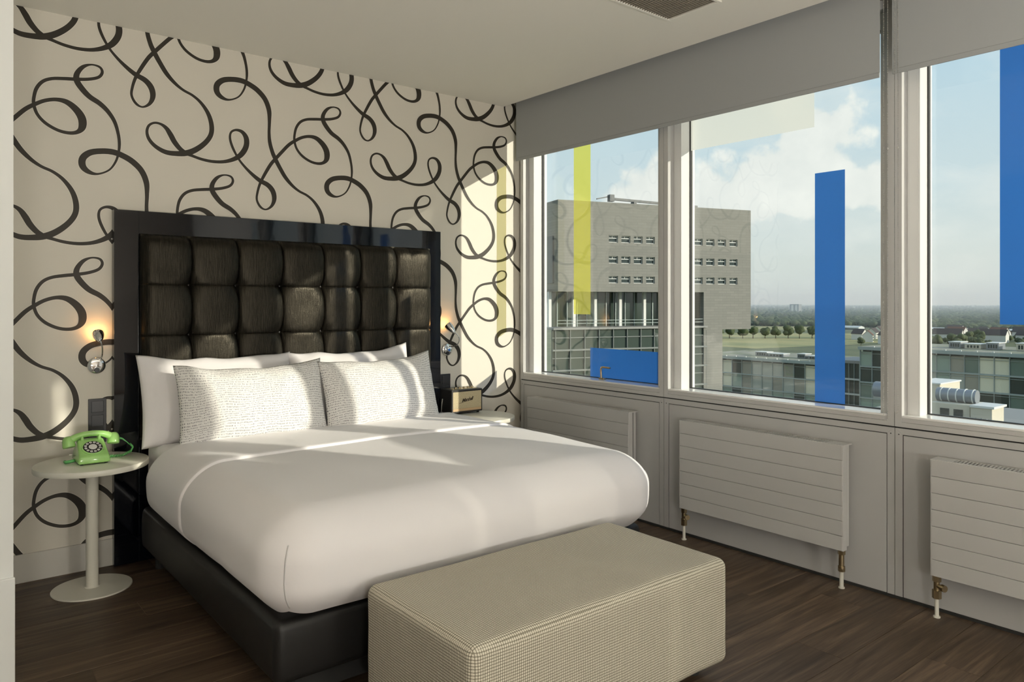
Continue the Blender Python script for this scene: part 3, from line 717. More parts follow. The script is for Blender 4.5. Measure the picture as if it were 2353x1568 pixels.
# duvet: soft shell over the mattress, tucked in all round, folded back below the pillows
duv = thing('duvet', (1.81, 3.0, .33), 'smooth white duvet tucked in over the bed, top edge folded back', 'duvet')
DX0, DX1, DY0, DY1 = .895, 2.715, 2.285, 3.815
def duvet_fn(p, n):
    q = Vector(p); X, Y, Z = p
    if n.length < .1: n = Vector((0, 0, 1)) if Z > .6 else n
    side = max(0, 1 - ((Z - .50) / .17) ** 2)
    out = Vector((n.x, n.y, 0)) * (.022 * side - .012 * max(0, (.40 - Z) / .07))
    top = .020 * math.sin(min(max((X - DX0) / (DX1 - DX0), 0), 1) * PI) ** .6 * max(0, n.z)
    w = .006 * noise.noise(Vector((X * 2.2, Y * 2.6, Z * 3))) + .003 * noise.noise(Vector((X * 5, Y * 6, Z * 5 + 7)))
    sag = -.010 * max(0, (2.75 - Y) / .45) * max(0, n.z)
    return tuple(q + out + Vector((0, 0, top + sag)) + n * w)
G().rbox(DX0, DX1, DY0, 3.60, .285, .662, (.155, .155, .150), k=9, m=(26, 20, 3), skip=('-z', '+y'), fn=duvet_fn).build('cover', M_SHEET, duv, smooth=True)
def fold_fn(p, n):
    q = Vector(duvet_fn(p, n)); X, Y, Z = p
    lip = max(0, 1 - abs(Y - 3.29) / .05)
    return tuple(q + (Vector((0, 0, 1)) * max(0, n.z) + Vector((n.x, 0, 0))) * (.008 + .002 * lip) + Vector((0, .035 * max(0, (X - 1.0)) * 0, 0)))
G().rbox(DX0, DX1, 3.262, DY1, .290, .664, (.155, .006, .150), k=9, m=(26, 16, 3), skip=('-z', '+y'), fn=fold_fn).build('folded_edge', M_SHEET, duv, smooth=True)
# piped corner seams at the foot, laid on the cover, coloured grey for the crease's shadow
def on_cover(p):
    lo = (DX0, DY0, .285); hi = (DX1, 3.60, .662); rr = (.155, .155, .150)
    inner = [min(max(p[a], lo[a] + rr[a]), hi[a] - rr[a]) for a in range(3)]
    n = Vector([(p[a] - inner[a]) / rr[a] for a in range(3)]).normalized()
    q = Vector(duvet_fn(tuple(inner[a] + rr[a] * n[a] for a in range(3)), n)); return q + n * .0005
for xs in (DX0 + .012, DX1 - .004):
    G().tube([on_cover((xs + (.020 if xs < 1.5 else 0.0) * abs(k / 20 - .45), DY0, .335 + .27 * k / 20)) for k in range(21)], .0026, n=6).build('corner_seam', mat('seam_shadow_grey', (.55, .54, .54), .9), duv, smooth=True)

# ------------------------------------------------------------------ pillows
def pillow(name, m, c, w, h, th, lean, yaw, label, group, seed, pinch=.045, rise=(0, 0)):
    """two stitched sheets, full in the middle, drawn out to four corners"""
    n, k = 34, 22; g = G(); uv = []
    R = Matrix.Rotation(yaw, 4, 'Z') @ Matrix.Rotation(lean, 4, 'X')
    def pt(u, v, s):
        ex = 1 - pinch * (1 - abs(v) ** 2.5) ; ez = 1 - pinch * 1.5 * (1 - abs(u) ** 2.5)
        x = u * w / 2 * (1 - pinch * .9 * (1 - v * v)) ; z = v * h / 2 * (1 - pinch * 2.0 * (1 - u * u))
        t = th / 2 * max(0, (1 - abs(u) ** 3.2)) ** .62 * max(0, (1 - abs(v) ** 2.6)) ** .62
        t *= 1 + .10 * noise.noise(Vector((u * 1.7 + seed, v * 1.6, s)))
        t += (.006 * noise.noise(Vector((u * 5 + seed, v * 4, 2))) + .004 * noise.noise(Vector((u * 13, v * 11, seed)))) * min(1, t / .02)
        edge = max(abs(u), abs(v)); 
        z += .010 * noise.noise(Vector((u * 3 + seed, v * 3, 9)))
        if v > 0: z += rise[0] * max(0, -u) ** 3 * v + rise[1] * max(0, u) ** 3 * v
        p = R @ Vector((x, s * t, z))
        return (p.x + c[0], p.y + c[1], p.z + c[2])
    for s in (-1, 1):
        b = len(g.v)
        for i in range(n + 1):
            for j in range(k + 1):
                u = -math.cos(PI * i / n); v = -math.cos(PI * j / k)
                u = .55 * u + .45 * (2 * i / n - 1); v = .55 * v + .45 * (2 * j / k - 1)
                g.v.append(pt(u, v, s)); uv.append((u * w / 2 + seed, v * h / 2))
        for i in range(n):
            for j in range(k):
                a = b + i * (k + 1) + j; q = (a, a + k + 1, a + k + 2, a + 1); g.f.append(q if s < 0 else q[::-1])
    me_uv = lambda p, nr, vi: uv[vi]
    org = (c[0], c[1], c[2])
    me = g.mesh(name, org, True, False, me_uv, 0)
    bm = bmesh.new(); bm.from_mesh(me); bmesh.ops.remove_doubles(bm, verts=bm.verts, dist=.0004); bm.to_mesh(me); bm.free()
    me.polygons.foreach_set('use_smooth', [True] * len(me.polygons))
    me.materials.append(m); o = bpy.data.objects.new(name, me); COL.objects.link(o); o.location = org
    return tag(o, label, 'pillow', group)
LN = math.radians(-17)
pillow('pillow', M_PILLOW, (1.285, 4.045, .854), .80, .46, .17, LN, math.radians(-1), 'plain white pillow standing behind, nearest the telephone', 'plain white pillows', 1, rise=(.015, .0))
pillow('pillow', M_PILLOW, (2.062, 4.043, .852), .80, .46, .17, LN, math.radians(1), 'plain white pillow standing behind, nearest the speaker', 'plain white pillows', 2, rise=(0, .03))
pillow('pillow', M_DASH, (1.385, 3.828, .836), .76, .405, .19, LN, math.radians(-2), 'white pillow with rows of grey dashes, nearest the telephone', 'dash-patterned pillows', 3, rise=(.015, .02))
pillow('pillow', M_DASH, (2.118, 3.818, .836), .75, .410, .19, LN, math.radians(3), 'white pillow with rows of grey dashes, nearest the speaker', 'dash-patterned pillows', 4, rise=(0, .03))

# ================================================================== BENCH
bn = thing('bench', (1.745, 1.93, 0), 'long upholstered bench in beige basket weave at the foot of the bed', 'bench')
def bench_fn(p, n):
    q = Vector(p); t = .008 * max(0, n.z) * math.sin((p[0] - 1.17) / 1.15 * PI) * math.sin(min(1, max(0, (p[1] - 1.62) / .61)) * PI)
    return tuple(q + Vector((0, 0, max(0, t))) + n * .003 * noise.noise(q * 6))
def cube_uv(p, n, i):
    a = max(range(3), key=lambda k: abs(n[k]))
    return (p[1], p[2]) if a == 0 else ((p[0], p[2]) if a == 1 else (p[0], p[1]))
G().rbox(1.168, 2.318, 1.618, 2.222, .05, .428, (.034, .034, .034), k=5, m=(18, 10, 6), fn=bench_fn).build('upholstered_body', M_WEAVE, bn, smooth=True, fix=False, uvfn=cube_uv)
for X in (1.26, 2.23):
    for Y in (1.71, 2.13): G().lathe([(0, 0), (.021, 0), (.021, 0), (.025, .056), (.025, .056), (0, .056)], (X, Y, 0), n=16).build('foot', M_DARK, bn, smooth=40)

# ================================================================== BEDSIDE TABLES
def side_table(x, y, label):
    t = thing('side_table', (x, y, 0), label, 'table', 'round pedestal bedside tables')
    G().lathe([(0, .572), (.236, .572), (.241, .5735), (.243, .577), (.243, .595), (.241, .5985), (.236, .600), (0, .600)], (x, y, 0), n=96).build('table_top', M_TABLE, t, smooth=30)
    G().lathe([(.027, .010), (.027, .572)], (x, y, 0), n=32).build('column', M_TABLE, t, smooth=True)
    G().lathe([(0, 0), (.1700, 0), (.1712, .001), (.1712, .005), (.1695, .0068), (.032, .0085), (.0275, .012)], (x, y, 0), n=72).build('base_plate', M_TABLE, t, smooth=30)
    return t
TB = side_table(.675, 4.01, 'round cream pedestal table carrying the green telephone')
copy_tree(TB, (2.270, 0, 0), label='round white pedestal table carrying the speaker')

# ================================================================== TELEPHONE
TZ = .600
ph = thing('telephone', (.672, 3.99, TZ), 'apple green rotary dial telephone on the left bedside table', 'telephone')
fy = 3.922; cxp = .671
def prof(y, z, w): return [(cxp - w / 2, fy + y, TZ + z), (cxp + w / 2, fy + y, TZ + z)]
body = G()
body.hull(prof(.000, .006, .134) + prof(.002, .040, .126) + prof(.100, .104, .106) + prof(.142, .106, .106) + prof(.175, .06, .120) + prof(.185, .006, .136) , .009, 3)
body.build('body', M_GREEN, ph, smooth=50)
ft = G()
for X in (-.050, .050):
    for Y in (.02, .165): ft.cyl((cxp + X, fy + Y, TZ), (cxp + X, fy + Y, TZ + .012), .007, n=10)
ft.build('foot', M_DARK, ph)
cr = G()
for X in (-.042, .030): cr.hull([(cxp + X, fy + .098, TZ + .100), (cxp + X + .014, fy + .098, TZ + .100), (cxp + X, fy + .150, TZ + .100), (cxp + X + .014, fy + .150, TZ + .100), (cxp + X + .003, fy + .100, TZ + .121), (cxp + X + .011, fy + .100, TZ + .121), (cxp + X + .003, fy + .110, TZ + .117), (cxp + X + .011, fy + .110, TZ + .117), (cxp + X + .003, fy + .146, TZ + .121), (cxp + X + .011, fy + .146, TZ + .121)], .002, 1)
cr.build('cradle', M_GREEN, ph, smooth=50)
# dial on the sloping face
sl = Vector((0, .098, .066)).normalized(); nn = Vector((0, -sl.z, sl.y)); dc = Vector((cxp, fy + .0505, TZ + .0728))
d = G().lathe([(.048, -.006), (.048, .0025), (.0465, .004), (.0415, .004), (.040, .0015), (.040, -.006)], dc, nn, 48).build('dial_rim', M_GREEN, ph, smooth=40)
G().lathe([(0, .0042), (.0385, .0042), (.0395, .003), (.0395, -.004)], dc, nn, 48).build('dial_plate', mat('dial_black', (.018, .018, .018), .25), d, smooth=30)
M_WHT = mat('dial_white', (.82, .81, .76), .3)
ex = Vector((1, 0, 0)); ez = nn.cross(ex).normalized()
for k in range(12):
    a = 2 * PI * k / 12 + .2; c = dc + (ex * math.cos(a) + ez * math.sin(a)) * .0305
    hole = G().lathe([(.0058, .0040), (.0058, .0050), (.0052, .0054), (.0, .0054)], c, nn, 16).build('finger_hole', M_WHT, d, smooth=30)
    G().lathe([(0, .0058), (.0020, .0058), (.0020, .0050)], c, nn, 8).build('number', M_DARK, hole)
G().lathe([(0, .0062), (.0165, .0062), (.0175, .0052), (.0175, .0040)], dc, nn, 32).build('dial_label', M_WHT, d, smooth=30)
st_ = dc + (ex * .033 - ez * .018); G().tube([dc + ex * .026 - ez * .013 + nn * .008, dc + ex * .040 - ez * .022 + nn * .008, dc + ex * .043 - ez * .024 + nn * .002], .0016, n=8).build('finger_stop', M_CHROME, d, smooth=True)
# handset lying across the cradle
hy = fy + .124; hz = TZ + .128; hs = G(); pts = []; rs = []
for k in range(25):
    u = -1 + 2 * k / 24; pts.append((cxp + .006 + u * .094, hy, hz - .020 * u * u - .012 * abs(u) ** 5)); rs.append(.0140 + .006 * abs(u) ** 3)
hs.tube(pts, rs, n=16)
hs.build('handset_grip', M_GREEN, ph, smooth=50)
for sgn in (-1, 1):
    c = Vector((cxp + .006 + sgn * .096, hy, hz - .030)); ax = Vector((sgn * -.12, -.35, -1)).normalized()
    cup = G().lathe([(0, -.026), (.014, -.0240), (.021, -.016), (.0250, -.004), (.0265, .010), (.0272, .022), (.0255, .0275), (.018, .029), (0, .0295)], c, ax, 28)
    cup.build('mouthpiece' if sgn > 0 else 'earpiece', M_GREEN, ph, smooth=50)
cd = G(); e0 = Vector((cxp + .006 + .122, hy, hz - .036))
cd.tube([e0, e0 + Vector((.012, -.002, -.004)), e0 + Vector((.030, -.006, -.020)), e0 + Vector((.044, -.008, -.036))], [.006, .004, .0022, .0022], n=8)
hx = []
P0 = e0 + Vector((.046, -.008, -.034)); 
ctrl = [P0, P0 + Vector((.012, .0, -.014)), P0 + Vector((.004, .004, -.034)), P0 + Vector((-.030, .010, -.0505)), P0 + Vector((-.075, .02, -.0515)), P0 + Vector((-.105, .035, -.0515))]
for k in range(220):
    t = k / 219 * (len(ctrl) - 1); i = min(int(t), len(ctrl) - 2); q = ctrl[i].lerp(ctrl[i + 1], t - i); a = k * .95
    hx.append(q + Vector((0, math.cos(a) * .0060, math.sin(a) * .0060 )))
cd.tube(hx, .0017, n=6)
cd.build('coiled_cord', M_GREEND, ph, smooth=True)
G().tube([(cxp - .066, fy + .10, TZ + .012), (cxp - .085, fy + .098, TZ + .010), (cxp - .102, fy + .103, TZ + .0075), (cxp - .104, fy + .12, TZ + .0075)], .0075, n=10).build('cord_loop', M_GREEND, ph, smooth=True)

# ================================================================== SPEAKER
SPX0, SPX1, SPY, SZ0 = 2.807, 3.062, 4.122, .600
sp = thing('speaker', (2.9345, 4.19, SZ0), 'small black loudspeaker with cream cloth front on the right bedside table', 'speaker')
G().rbox(SPX0, SPX1, SPY + .004, SPY + .150, SZ0 + .010, SZ0 + .166, .008, k=3).build('cabinet', mat('black_vinyl', (.016, .015, .014), .5, bump=((400, 400, 400), .2, .001, 2)), sp)
G().rbox(SPX0 + .001, SPX1 - .001, SPY, SPY + .006, SZ0 + .011, SZ0 + .165, .004, k=2).build('front_bezel', mat('bezel_black', (.02, .018, .016), .4), sp)
gr = G().rbox(SPX0 + .011, SPX1 - .011, SPY - .0030, SPY + .002, SZ0 + .040, SZ0 + .152, .001, k=1).build('grille_cloth', mat('woven_grille_cloth', (.60, .52, .34), .8, var=((400, 1, 260), (.40, .33, .20), .42, .6), bump=((900, 1, 700), .3, .001, 1)), sp)
G().rbox(SPX0 + .011, SPX1 - .011, SPY - .0032, SPY + .002, SZ0 + .022, SZ0 + .0395, .001, k=1).build('trim_strip', mat('tan_trim', (.60, .42, .24), .35), sp)
tp = G().rbox(SPX0 + .030, SPX1 - .020, SPY + .030, SPY + .110, SZ0 + .165, SZ0 + .1675, .001, k=1).build('control_plate', mat('brass_plate', (.46, .37, .20), .3, metal=1.0), sp)
for k in range(5):
    X = SPX0 + .075 + k * .034; G().lathe([(.0085, 0), (.0085, .009), (.0075, .0105), (0, .0105)], (X, SPY + .060, SZ0 + .1675), n=16).build('knob', M_BRASS, tp, smooth=40)
for X in (SPX0 + .022, SPX1 - .022):
    for Y in (SPY + .022, SPY + .130): G().cyl((X, Y, SZ0), (X, Y, SZ0 + .012), .009, n=14).build('rubber_foot', M_GASKET, sp, smooth=40)
def text_mesh(name, body, size, m, parent, M_, shear=0.0, extrude=.0008, spacing=1.0, bold=0.0):
    c = bpy.data.curves.new(name, 'FONT'); c.body = body; c.size = size; c.shear = shear; c.extrude = extrude; c.align_x = 'CENTER'; c.align_y = 'CENTER'; c.space_character = spacing; c.offset = bold
    o = bpy.data.objects.new(name, c); COL.objects.link(o)
    dg = bpy.context.evaluated_depsgraph_get(); dg.update(); me = bpy.data.meshes.new_from_object(o.evaluated_get(dg)); COL.objects.unlink(o); bpy.data.objects.remove(o)
    me.transform(Matrix.Translation(-origin(parent)) @ M_); me.name = name
    r = bpy.data.objects.new(name, me); r.data.materials.clear(); r.data.materials.append(m); COL.objects.link(r); r.parent = parent; return r
M_LOGO = mat('dark_gold_script', (.06, .045, .03), .35)
LG = Matrix.Translation((2.932, SPY - .0046, SZ0 + .097)) @ Matrix.Rotation(PI / 2, 4, 'X') @ Matrix.Rotation(math.radians(7), 4, 'Z')
text_mesh('logo_script', 'Marshall', .034, M_LOGO, gr, LG, shear=.45, spacing=.80, bold=.0004)
G().tube([LG @ Vector((-.068, -.014, 0)), LG @ Vector((-.050, -.0125, .0003)), LG @ Vector((-.030, -.011, 0))], [.0006, .0012, .0006], n=6).build('logo_flourish', M_LOGO, gr, smooth=True)
G().tube([(SPX0 - .002, SPY + .105, SZ0 + .10), (SPX0 - .004, SPY + .112, SZ0 + .05), (SPX0 - .003, SPY + .118, SZ0 + .012), (SPX0 + .02, SPY + .13, SZ0 + .004)], .0028, n=8).build('power_cable', mat('white_cable', (.72, .71, .66), .4), sp, smooth=True)

# ================================================================== READING LAMPS
def spline(P, n=6):
    P = [Vector(p) for p in P]; out = []
    for i in range(len(P) - 1):
        p0, p1, p2, p3 = P[max(i - 1, 0)], P[i], P[i + 1], P[min(i + 2, len(P) - 1)]
        for k in range(n):
            t = k / n; out.append(.5 * ((2 * p1) + (p2 - p0) * t + (2 * p0 - 5 * p1 + 4 * p2 - p3) * t * t + (3 * p1 - p0 - 3 * p2 + p3) * t ** 3))
    return out + [P[-1]]
def wall_lamp(base, cup_wide, cup_nar, arm, label):
    bx, by, bz = base
    t = thing('wall_lamp', (bx, YW, bz), label, 'lamp', 'chrome reading lamps beside the headboard')
    G().lathe([(.043, -.001), (.043, .006), (.0415, .011), (.037, .0145), (.020, .0175), (0, .0185)], (bx, YW, bz), (0, -1, 0), 48).build('wall_plate', M_CHROME, t, smooth=40)
    G().lathe([(.0125, .012), (.0125, .0205), (.011, .0225), (0, .0225)], (bx, YW, bz - .023), (0, -1, 0), 24).build('switch_button', M_SWITCH, t, smooth=40)
    G().tube(spline(arm), .0038, n=12).build('arm', M_CHROME, t, smooth=True)
    w = Vector(cup_wide); nr = Vector(cup_nar); ax = (w - nr).normalized(); L = (w - nr).length
    sh = G().lathe([(.004, -.005), (.009, -.002), (.014, L * .10), (.0205, L * .32), (.0255, L * .62), (.0275, L * .90), (.0275, L), (.0260, L), (.0235, L * .62), (.018, L * .32), (.0, L * .22)], nr, ax, 40).build('shade', M_CHROME, t, smooth=50)
    G().sphere(nr + ax * L * .62, .014, 16, 10).build('bulb', mat('warm_bulb', (1, .8, .5), .4, emit=((1.0, .50, .16), 40.0)), sh, smooth=True)
    G().sphere(nr, .0095, 14, 10).build('knuckle', M_CHROME, t, smooth=True)
    ld = bpy.data.lights.new('wall_lamp_light', 'POINT'); ld.energy = .24; ld.color = (1.0, .48, .14); ld.shadow_soft_size = .012
    lo = bpy.data.objects.new('wall_lamp_light', ld); COL.objects.link(lo); lo.location = (nr + ax * L * 1.08) - origin(t); lo.parent = t
    return t
wall_lamp((.742, YW, 1.033), (.742, 4.255, 1.196), (.740, 4.205, 1.166),
          [(.757, YW - .012, 1.062), (.758, 4.262, 1.072), (.757, 4.235, 1.095), (.754, 4.215, 1.125), (.748, 4.204, 1.150), (.740, 4.203, 1.166)], 'chrome reading lamp on the wall above the telephone')
wall_lamp((2.885, YW, 1.027), (2.866, 4.252, 1.198), (2.886, 4.205, 1.150),
          [(2.898, YW - .012, 1.052), (2.905, 4.262, 1.048), (2.920, 4.228, 1.058), (2.926, 4.205, 1.085), (2.918, 4.196, 1.115), (2.902, 4.199, 1.137), (2.886, 4.205, 1.150)], 'chrome reading lamp on the wall above the speaker')

# ================================================================== SWITCH PLATES
def switch_plate(x0, z1, label, n=3):
    pit = .0715; w = .082; h = n * pit + .010
    t = thing('switch_plate', (x0 + w / 2, YW, z1 - h), label, 'switch', 'black switch and socket plates beside the bed')
    G().rbox(x0, x0 + w, YW - .009, YW, z1 - h, z1, .002, k=2).build('cover_frame', M_SWITCH, t)
    for k in range(n):
        zc = z1 - .005 - pit * (k + .5)
        G().rbox(x0 + .0135, x0 + w - .0135, YW - .0125, YW - .006, zc - .0285, zc + .0285, .002, k=2).build('rocker', mat('rocker_black', (.030, .031, .035), .28), t)
    return t
switch_plate(.705, .864, 'black triple switch plate on the wall behind the telephone')
switch_plate(2.832, .860, 'black switch plate on the wall behind the speaker')

# ================================================================== OUTSIDE
GZ = -40.6
M_GRASS = mat('meadow_ground', (.16, .175, .085), .95, var=((.02, .02, .02), (.095, .115, .055), .35, .65))
M_FIELD = mat('dry_grass_field', (.42, .36, .16), .95, var=((.03, .012, .03), (.26, .27, .12), .35, .65))
M_LEAF = mat('tree_leaves', (.042, .062, .026), .9, var=((.25, .25, .25), (.085, .11, .04), .35, .7))
M_LEAFD = mat('forest_leaves', (.036, .056, .030), .95, var=((.012, .012, .012), (.08, .105, .045), .40, .62))
M_TRUNK = mat('bark', (.06, .045, .03), .9)
def mat_stone():
    m = mat('pale_stone_cladding', (.45, .43, .37), .85); nt = m.node_tree; b = nt.nodes['Principled BSDF']; N = nt.nodes.new; L = nt.links.new
    tc = N('ShaderNodeTexCoord'); sep = N('ShaderNodeSeparateXYZ'); L(tc.outputs['Object'], sep.inputs[0])
    dt = N('ShaderNodeVectorMath'); dt.operation = 'DOT_PRODUCT'; L(tc.outputs['Object'], dt.inputs[0]); dt.inputs[1].default_value = (.9585, -.2852, 0)
    cb = N('ShaderNodeCombineXYZ'); L(dt.outputs['Value'], cb.inputs[0]); L(sep.outputs['Z'], cb.inputs[1])
    br = N('ShaderNodeTexBrick'); L(cb.outputs[0], br.inputs['Vector']); br.inputs['Scale'].default_value = 1.0; br.inputs['Brick Width'].default_value = 1.9; br.inputs['Row Height'].default_value = .5
    br.inputs['Mortar Size'].default_value = .03; br.inputs['Color1'].default_value = (.25, .243, .215, 1); br.inputs['Color2'].default_value = (.225, .22, .195, 1); br.inputs['Mortar'].default_value = (.195, .19, .17, 1)
    L(br.outputs[0], b.inputs['Base Color']); return m
M_CONC = mat_stone()
M_CONCD = mat('grey_slab', (.30, .30, .28), .8)
M_OMUL = mat('office_mullion_grey', (.17, .19, .18), .5)
M_OGL = mat('office_green_glass', (.045, .065, .055), .06, spec=.8)
M_WFR = mat('white_facade_frame', (.72, .72, .68), .5)
M_FGL = mat('dark_facade_glass', (.030, .045, .042), .06, spec=.8)
M_FGR = mat('green_facade_glass', (.16, .22, .185), .05, spec=.9)
M_ALUG = mat('facade_aluminium', (.36, .42, .41), .4, metal=.2)
M_ROOFG = mat('gravel_roof', (.33, .31, .25), .9, var=((.3, .3, .3), (.24, .25, .16), .4, .6))
M_HVAC = mat('cream_plant_cladding', (.62, .57, .45), .6)
M_HVACG = mat('grey_duct_metal', (.27, .29, .31), .4, metal=.4)
M_CRANE = mat('crane_grey', (.16, .165, .16), .6)

struct(G().box(-3000, 9000, -3000, 9000, GZ - 3, GZ), 'ground', M_GRASS, 'flat green land far below')

# ---- pale stone office block
A0 = Vector((88.5, 96.9, 0)); EE = Vector((.9585, -.2852, 0)); NN = Vector((-.2852, -.9585, 0)); UP = Vector((0, 0, 1))
def F(t, off, z): return A0 + EE * t + NN * off + UP * z
ob = thing('office_block', F(21, -15, GZ), 'pale stone office block with three rows of small windows', 'building')
def fbox(g, t0, t1, o0, o1, z0, z1): return g.obox(F(t0, o0, z0), EE * (t1 - t0), NN * (o1 - o0), UP * (z1 - z0))
WT = [10.19 + 2.595 * k + .008 * k * k for k in range(11)]; WW = 1.88; ROWS = [(12.04, 13.30), (8.26, 9.56), (4.68, 5.94)]
# facade built around its windows: horizontal bands and piers between openings
g = G(); zprev = 19.25
for (za, zb) in ROWS:
    fbox(g, 0, 42.05, -1.2, 0, zb, zprev); tp = 0
    for t in WT: fbox(g, tp, t, -1.2, 0, za, zb); tp = t + WW
    fbox(g, tp, 42.05, -1.2, 0, za, zb); zprev = za
fbox(g, 0, 42.05, -1.2, 0, 3.1, zprev); fbox(g, 30.88, 42.05, -1.2, 0, -4.05, 3.1); fbox(g, 30.9, 35.25, -1.2, 0, GZ, -4.05)
fbox(g, 0, 42.05, -30, -1.2, 19.0, 19.25); fbox(g, 40.85, 42.05, -30, -1.2, -4.05, 19.0); fbox(g, 0, 1.2, -30, -1.2, 3.1, 19.0); fbox(g, 0, 42.05, -30, -28.8, -4.05, 19.0)
fbox(g, 0, 42.05, -30, -1.2, 3.1, 3.6); fbox(g, 30.9, 42.05, -30, -1.2, -4.05, -3.6); fbox(g, 30.9, 35.25, -14, -1.2, GZ, -4.05)
g.build('stone_shell', M_CONC, ob)
for (za, zb) in ROWS:
    for t in WT:
        fr = G(); fbox(fr, t, t + WW, -.42, -.25, zb - .10, zb); fbox(fr, t, t + WW, -.42, -.25, za, za + .10); fbox(fr, t, t + .08, -.42, -.25, za, zb); fbox(fr, t + WW - .08, t + WW, -.42, -.25, za, zb)
        zm = za + .62 * (zb - za); fbox(fr, t, t + WW, -.42, -.25, zm - .06, zm + .06); fbox(fr, t + .42 * WW, t + .42 * WW + .07, -.42, -.25, zm, zb)
        w = fr.build('window', M_WFR, ob)
        fbox(G(), t + .05, t + WW - .05, -.50, -.40, za + .05, zb - .05).build('window_pane', M_FGL, w)
fbox(G(), -.3, .0, -5.0, -1.6, 4.6, 13.0).build('side_recess_slab', mat('recess_dark_grey', (.12, .13, .13), .6), ob)  # dark slab set against the side face in place of a recess
# recessed loggia with columns, balustrade, slab and curtain wall below
fbox(G(), 0, 31, -6.0, -5.7, -3.3, 3.1).build('loggia_glazing', M_OGL, ob)
for t in [.4 + 2.05 * k for k in range(16)]: fbox(G(), t, t + .14, -5.7, -5.5, -3.3, 3.1).build('loggia_mullion', M_ALUG, ob)
for t in (-.0, 4.9, 9.3, 14.6, 19.9, 25.3, 30.3): fbox(G(), t, t + .55, -4.4, -3.8, -3.3, 3.1).build('column', M_WFR, ob)
for k in range(2): fbox(G(), 0, 30.9, -.25, -.15, -2.05 - .55 * k, -1.97 - .55 * k).build('balustrade_rail', M_ALUG, ob)
fbox(G(), -1, 31.6, -6, .3, -3.65, -3.3).build('floor_slab', M_CONCD, ob)
for k in range(5):
    z1 = -3.65 - 3.6 * k; fbox(G(), -1, 31.5, -.6, -.3, z1 - 3.6, z1).build('curtain_glazing', M_OGL, ob)
    fbox(G(), -1, 31.6, -.35, .1, z1 - 3.75, z1 - 3.45).build('spandrel', M_OMUL, ob); fbox(G(), -1, 31.6, -.35, -.1, z1 - 1.5, z1 - 1.36).build('transom', M_OMUL, ob)
for t in [-.5 + 2.9 * k for k in range(12)]: fbox(G(), t, t + .12, -.35, .0, -21.6, -3.65).build('curtain_mullion', M_OMUL, ob)
cr_ = thing('roof_crane', F(22, -8, 19.25), 'grey facade access crane lying along the stone roof', 'crane')
G().obox(F(15.0, -8, 20.9), F(35.0, -8, 20.3) - F(15.0, -8, 20.9), NN * .5, UP * .45).build('boom', M_CRANE, cr_)
G().obox(F(12.0, -8, 20.85), F(15.2, -8, 21.55) - F(12.0, -8, 20.85), NN * .3, UP * .22).build('jib', M_CRANE, cr_)
fbox(G(), 14.6, 15.6, -8.3, -7.3, 20.6, 21.9).build('jib_head', M_CRANE, cr_)
for t in (20.0, 33.5): fbox(G(), t, t + .6, -8.6, -7.4, 19.25, 20.8).build('stand', M_CRANE, cr_)

# ---- glass office wings
def pane_mats():
    return [M_FGR, mat('pane_pale_grey', (.44, .46, .40), .25, spec=.8), mat('pane_cream_reflection', (.80, .76, .58), .25, spec=.8), mat('pane_dark', (.035, .05, .048), .05, spec=.9), mat('pane_pale_green', (.34, .43, .36), .08, spec=.9), mat('pane_taupe', (.36, .34, .28), .15, spec=.8)]  # tints paint in facade reflections, cream for sunlit buildings opposite
PM = pane_mats()
def glass_wing(name, label, X, y0, y1, ztop, nf, fh, bay, depth, order, seed):
    rnd = random.Random(seed); t = thing(name, (X + depth / 2, (y0 + y1) / 2, GZ), label, 'building', 'glass office wings')
    G().box(X + .6, X + depth, y0 + .3, y1 - .3, GZ, ztop - .6).build('core', M_FGL, t)
    r = G().box(X - .4, X + depth, y0, y1, ztop - .6, ztop); r.build('roof_slab', M_ROOFG, t)
    G().box(X - .9, X - .38, y0 - .2, y1 + .2, ztop - .75, ztop - .05).build('roof_fascia', M_ALUG, t)
    cols = max(1, round((y1 - y0) / bay)); bw = (y1 - y0) / cols
    for f in range(nf):
        z1 = ztop - 1.0 - f * fh; z0 = z1 - fh
        G().box(X - .35, X + .6, y0, y1, z0 - .16, z0 + .16).build('transom', M_ALUG, t)
        G().box(X - .22, X + .1, y0, y1, z1 - .62, z1 - .54).build('rail', M_ALUG, t)
        for c in range(cols):
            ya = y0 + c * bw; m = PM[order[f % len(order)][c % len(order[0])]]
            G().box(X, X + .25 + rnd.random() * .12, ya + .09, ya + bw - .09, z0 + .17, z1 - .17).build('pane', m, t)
    for c in range(cols + 1):
        ya = y0 + c * bw; G().box(X - .28, X + .2, ya - .06, ya + .06, ztop - 1.0 - nf * fh, ztop - .7).build('mullion', M_ALUG, t)
    G().box(X - .1, X + depth, y0, y1, GZ, ztop - 1.0 - nf * fh).build('lower_storeys', M_FGR, t)
    for c in range(int((y1 - y0) / 3)): G().box(X - .95, X - .7, y0 + 1.2 + c * 3, y0 + 1.6 + c * 3, ztop - .05, ztop + .22).build('roof_bracket', M_WFR, t)
    return t
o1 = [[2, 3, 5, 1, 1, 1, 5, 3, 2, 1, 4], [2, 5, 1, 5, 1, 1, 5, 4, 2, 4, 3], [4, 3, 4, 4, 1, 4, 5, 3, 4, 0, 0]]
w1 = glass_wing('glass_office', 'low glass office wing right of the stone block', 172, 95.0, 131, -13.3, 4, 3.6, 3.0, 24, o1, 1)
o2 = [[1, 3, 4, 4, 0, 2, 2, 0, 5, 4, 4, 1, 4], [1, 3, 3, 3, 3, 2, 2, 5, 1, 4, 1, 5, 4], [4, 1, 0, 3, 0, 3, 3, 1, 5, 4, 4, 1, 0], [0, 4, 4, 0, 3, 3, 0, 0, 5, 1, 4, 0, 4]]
w2 = glass_wing('glass_office', 'taller glass office wing under the right-hand blue strip', 171, 40.0, 83.8, -9.0, 5, 3.6, 2.75, 24, o2, 2)
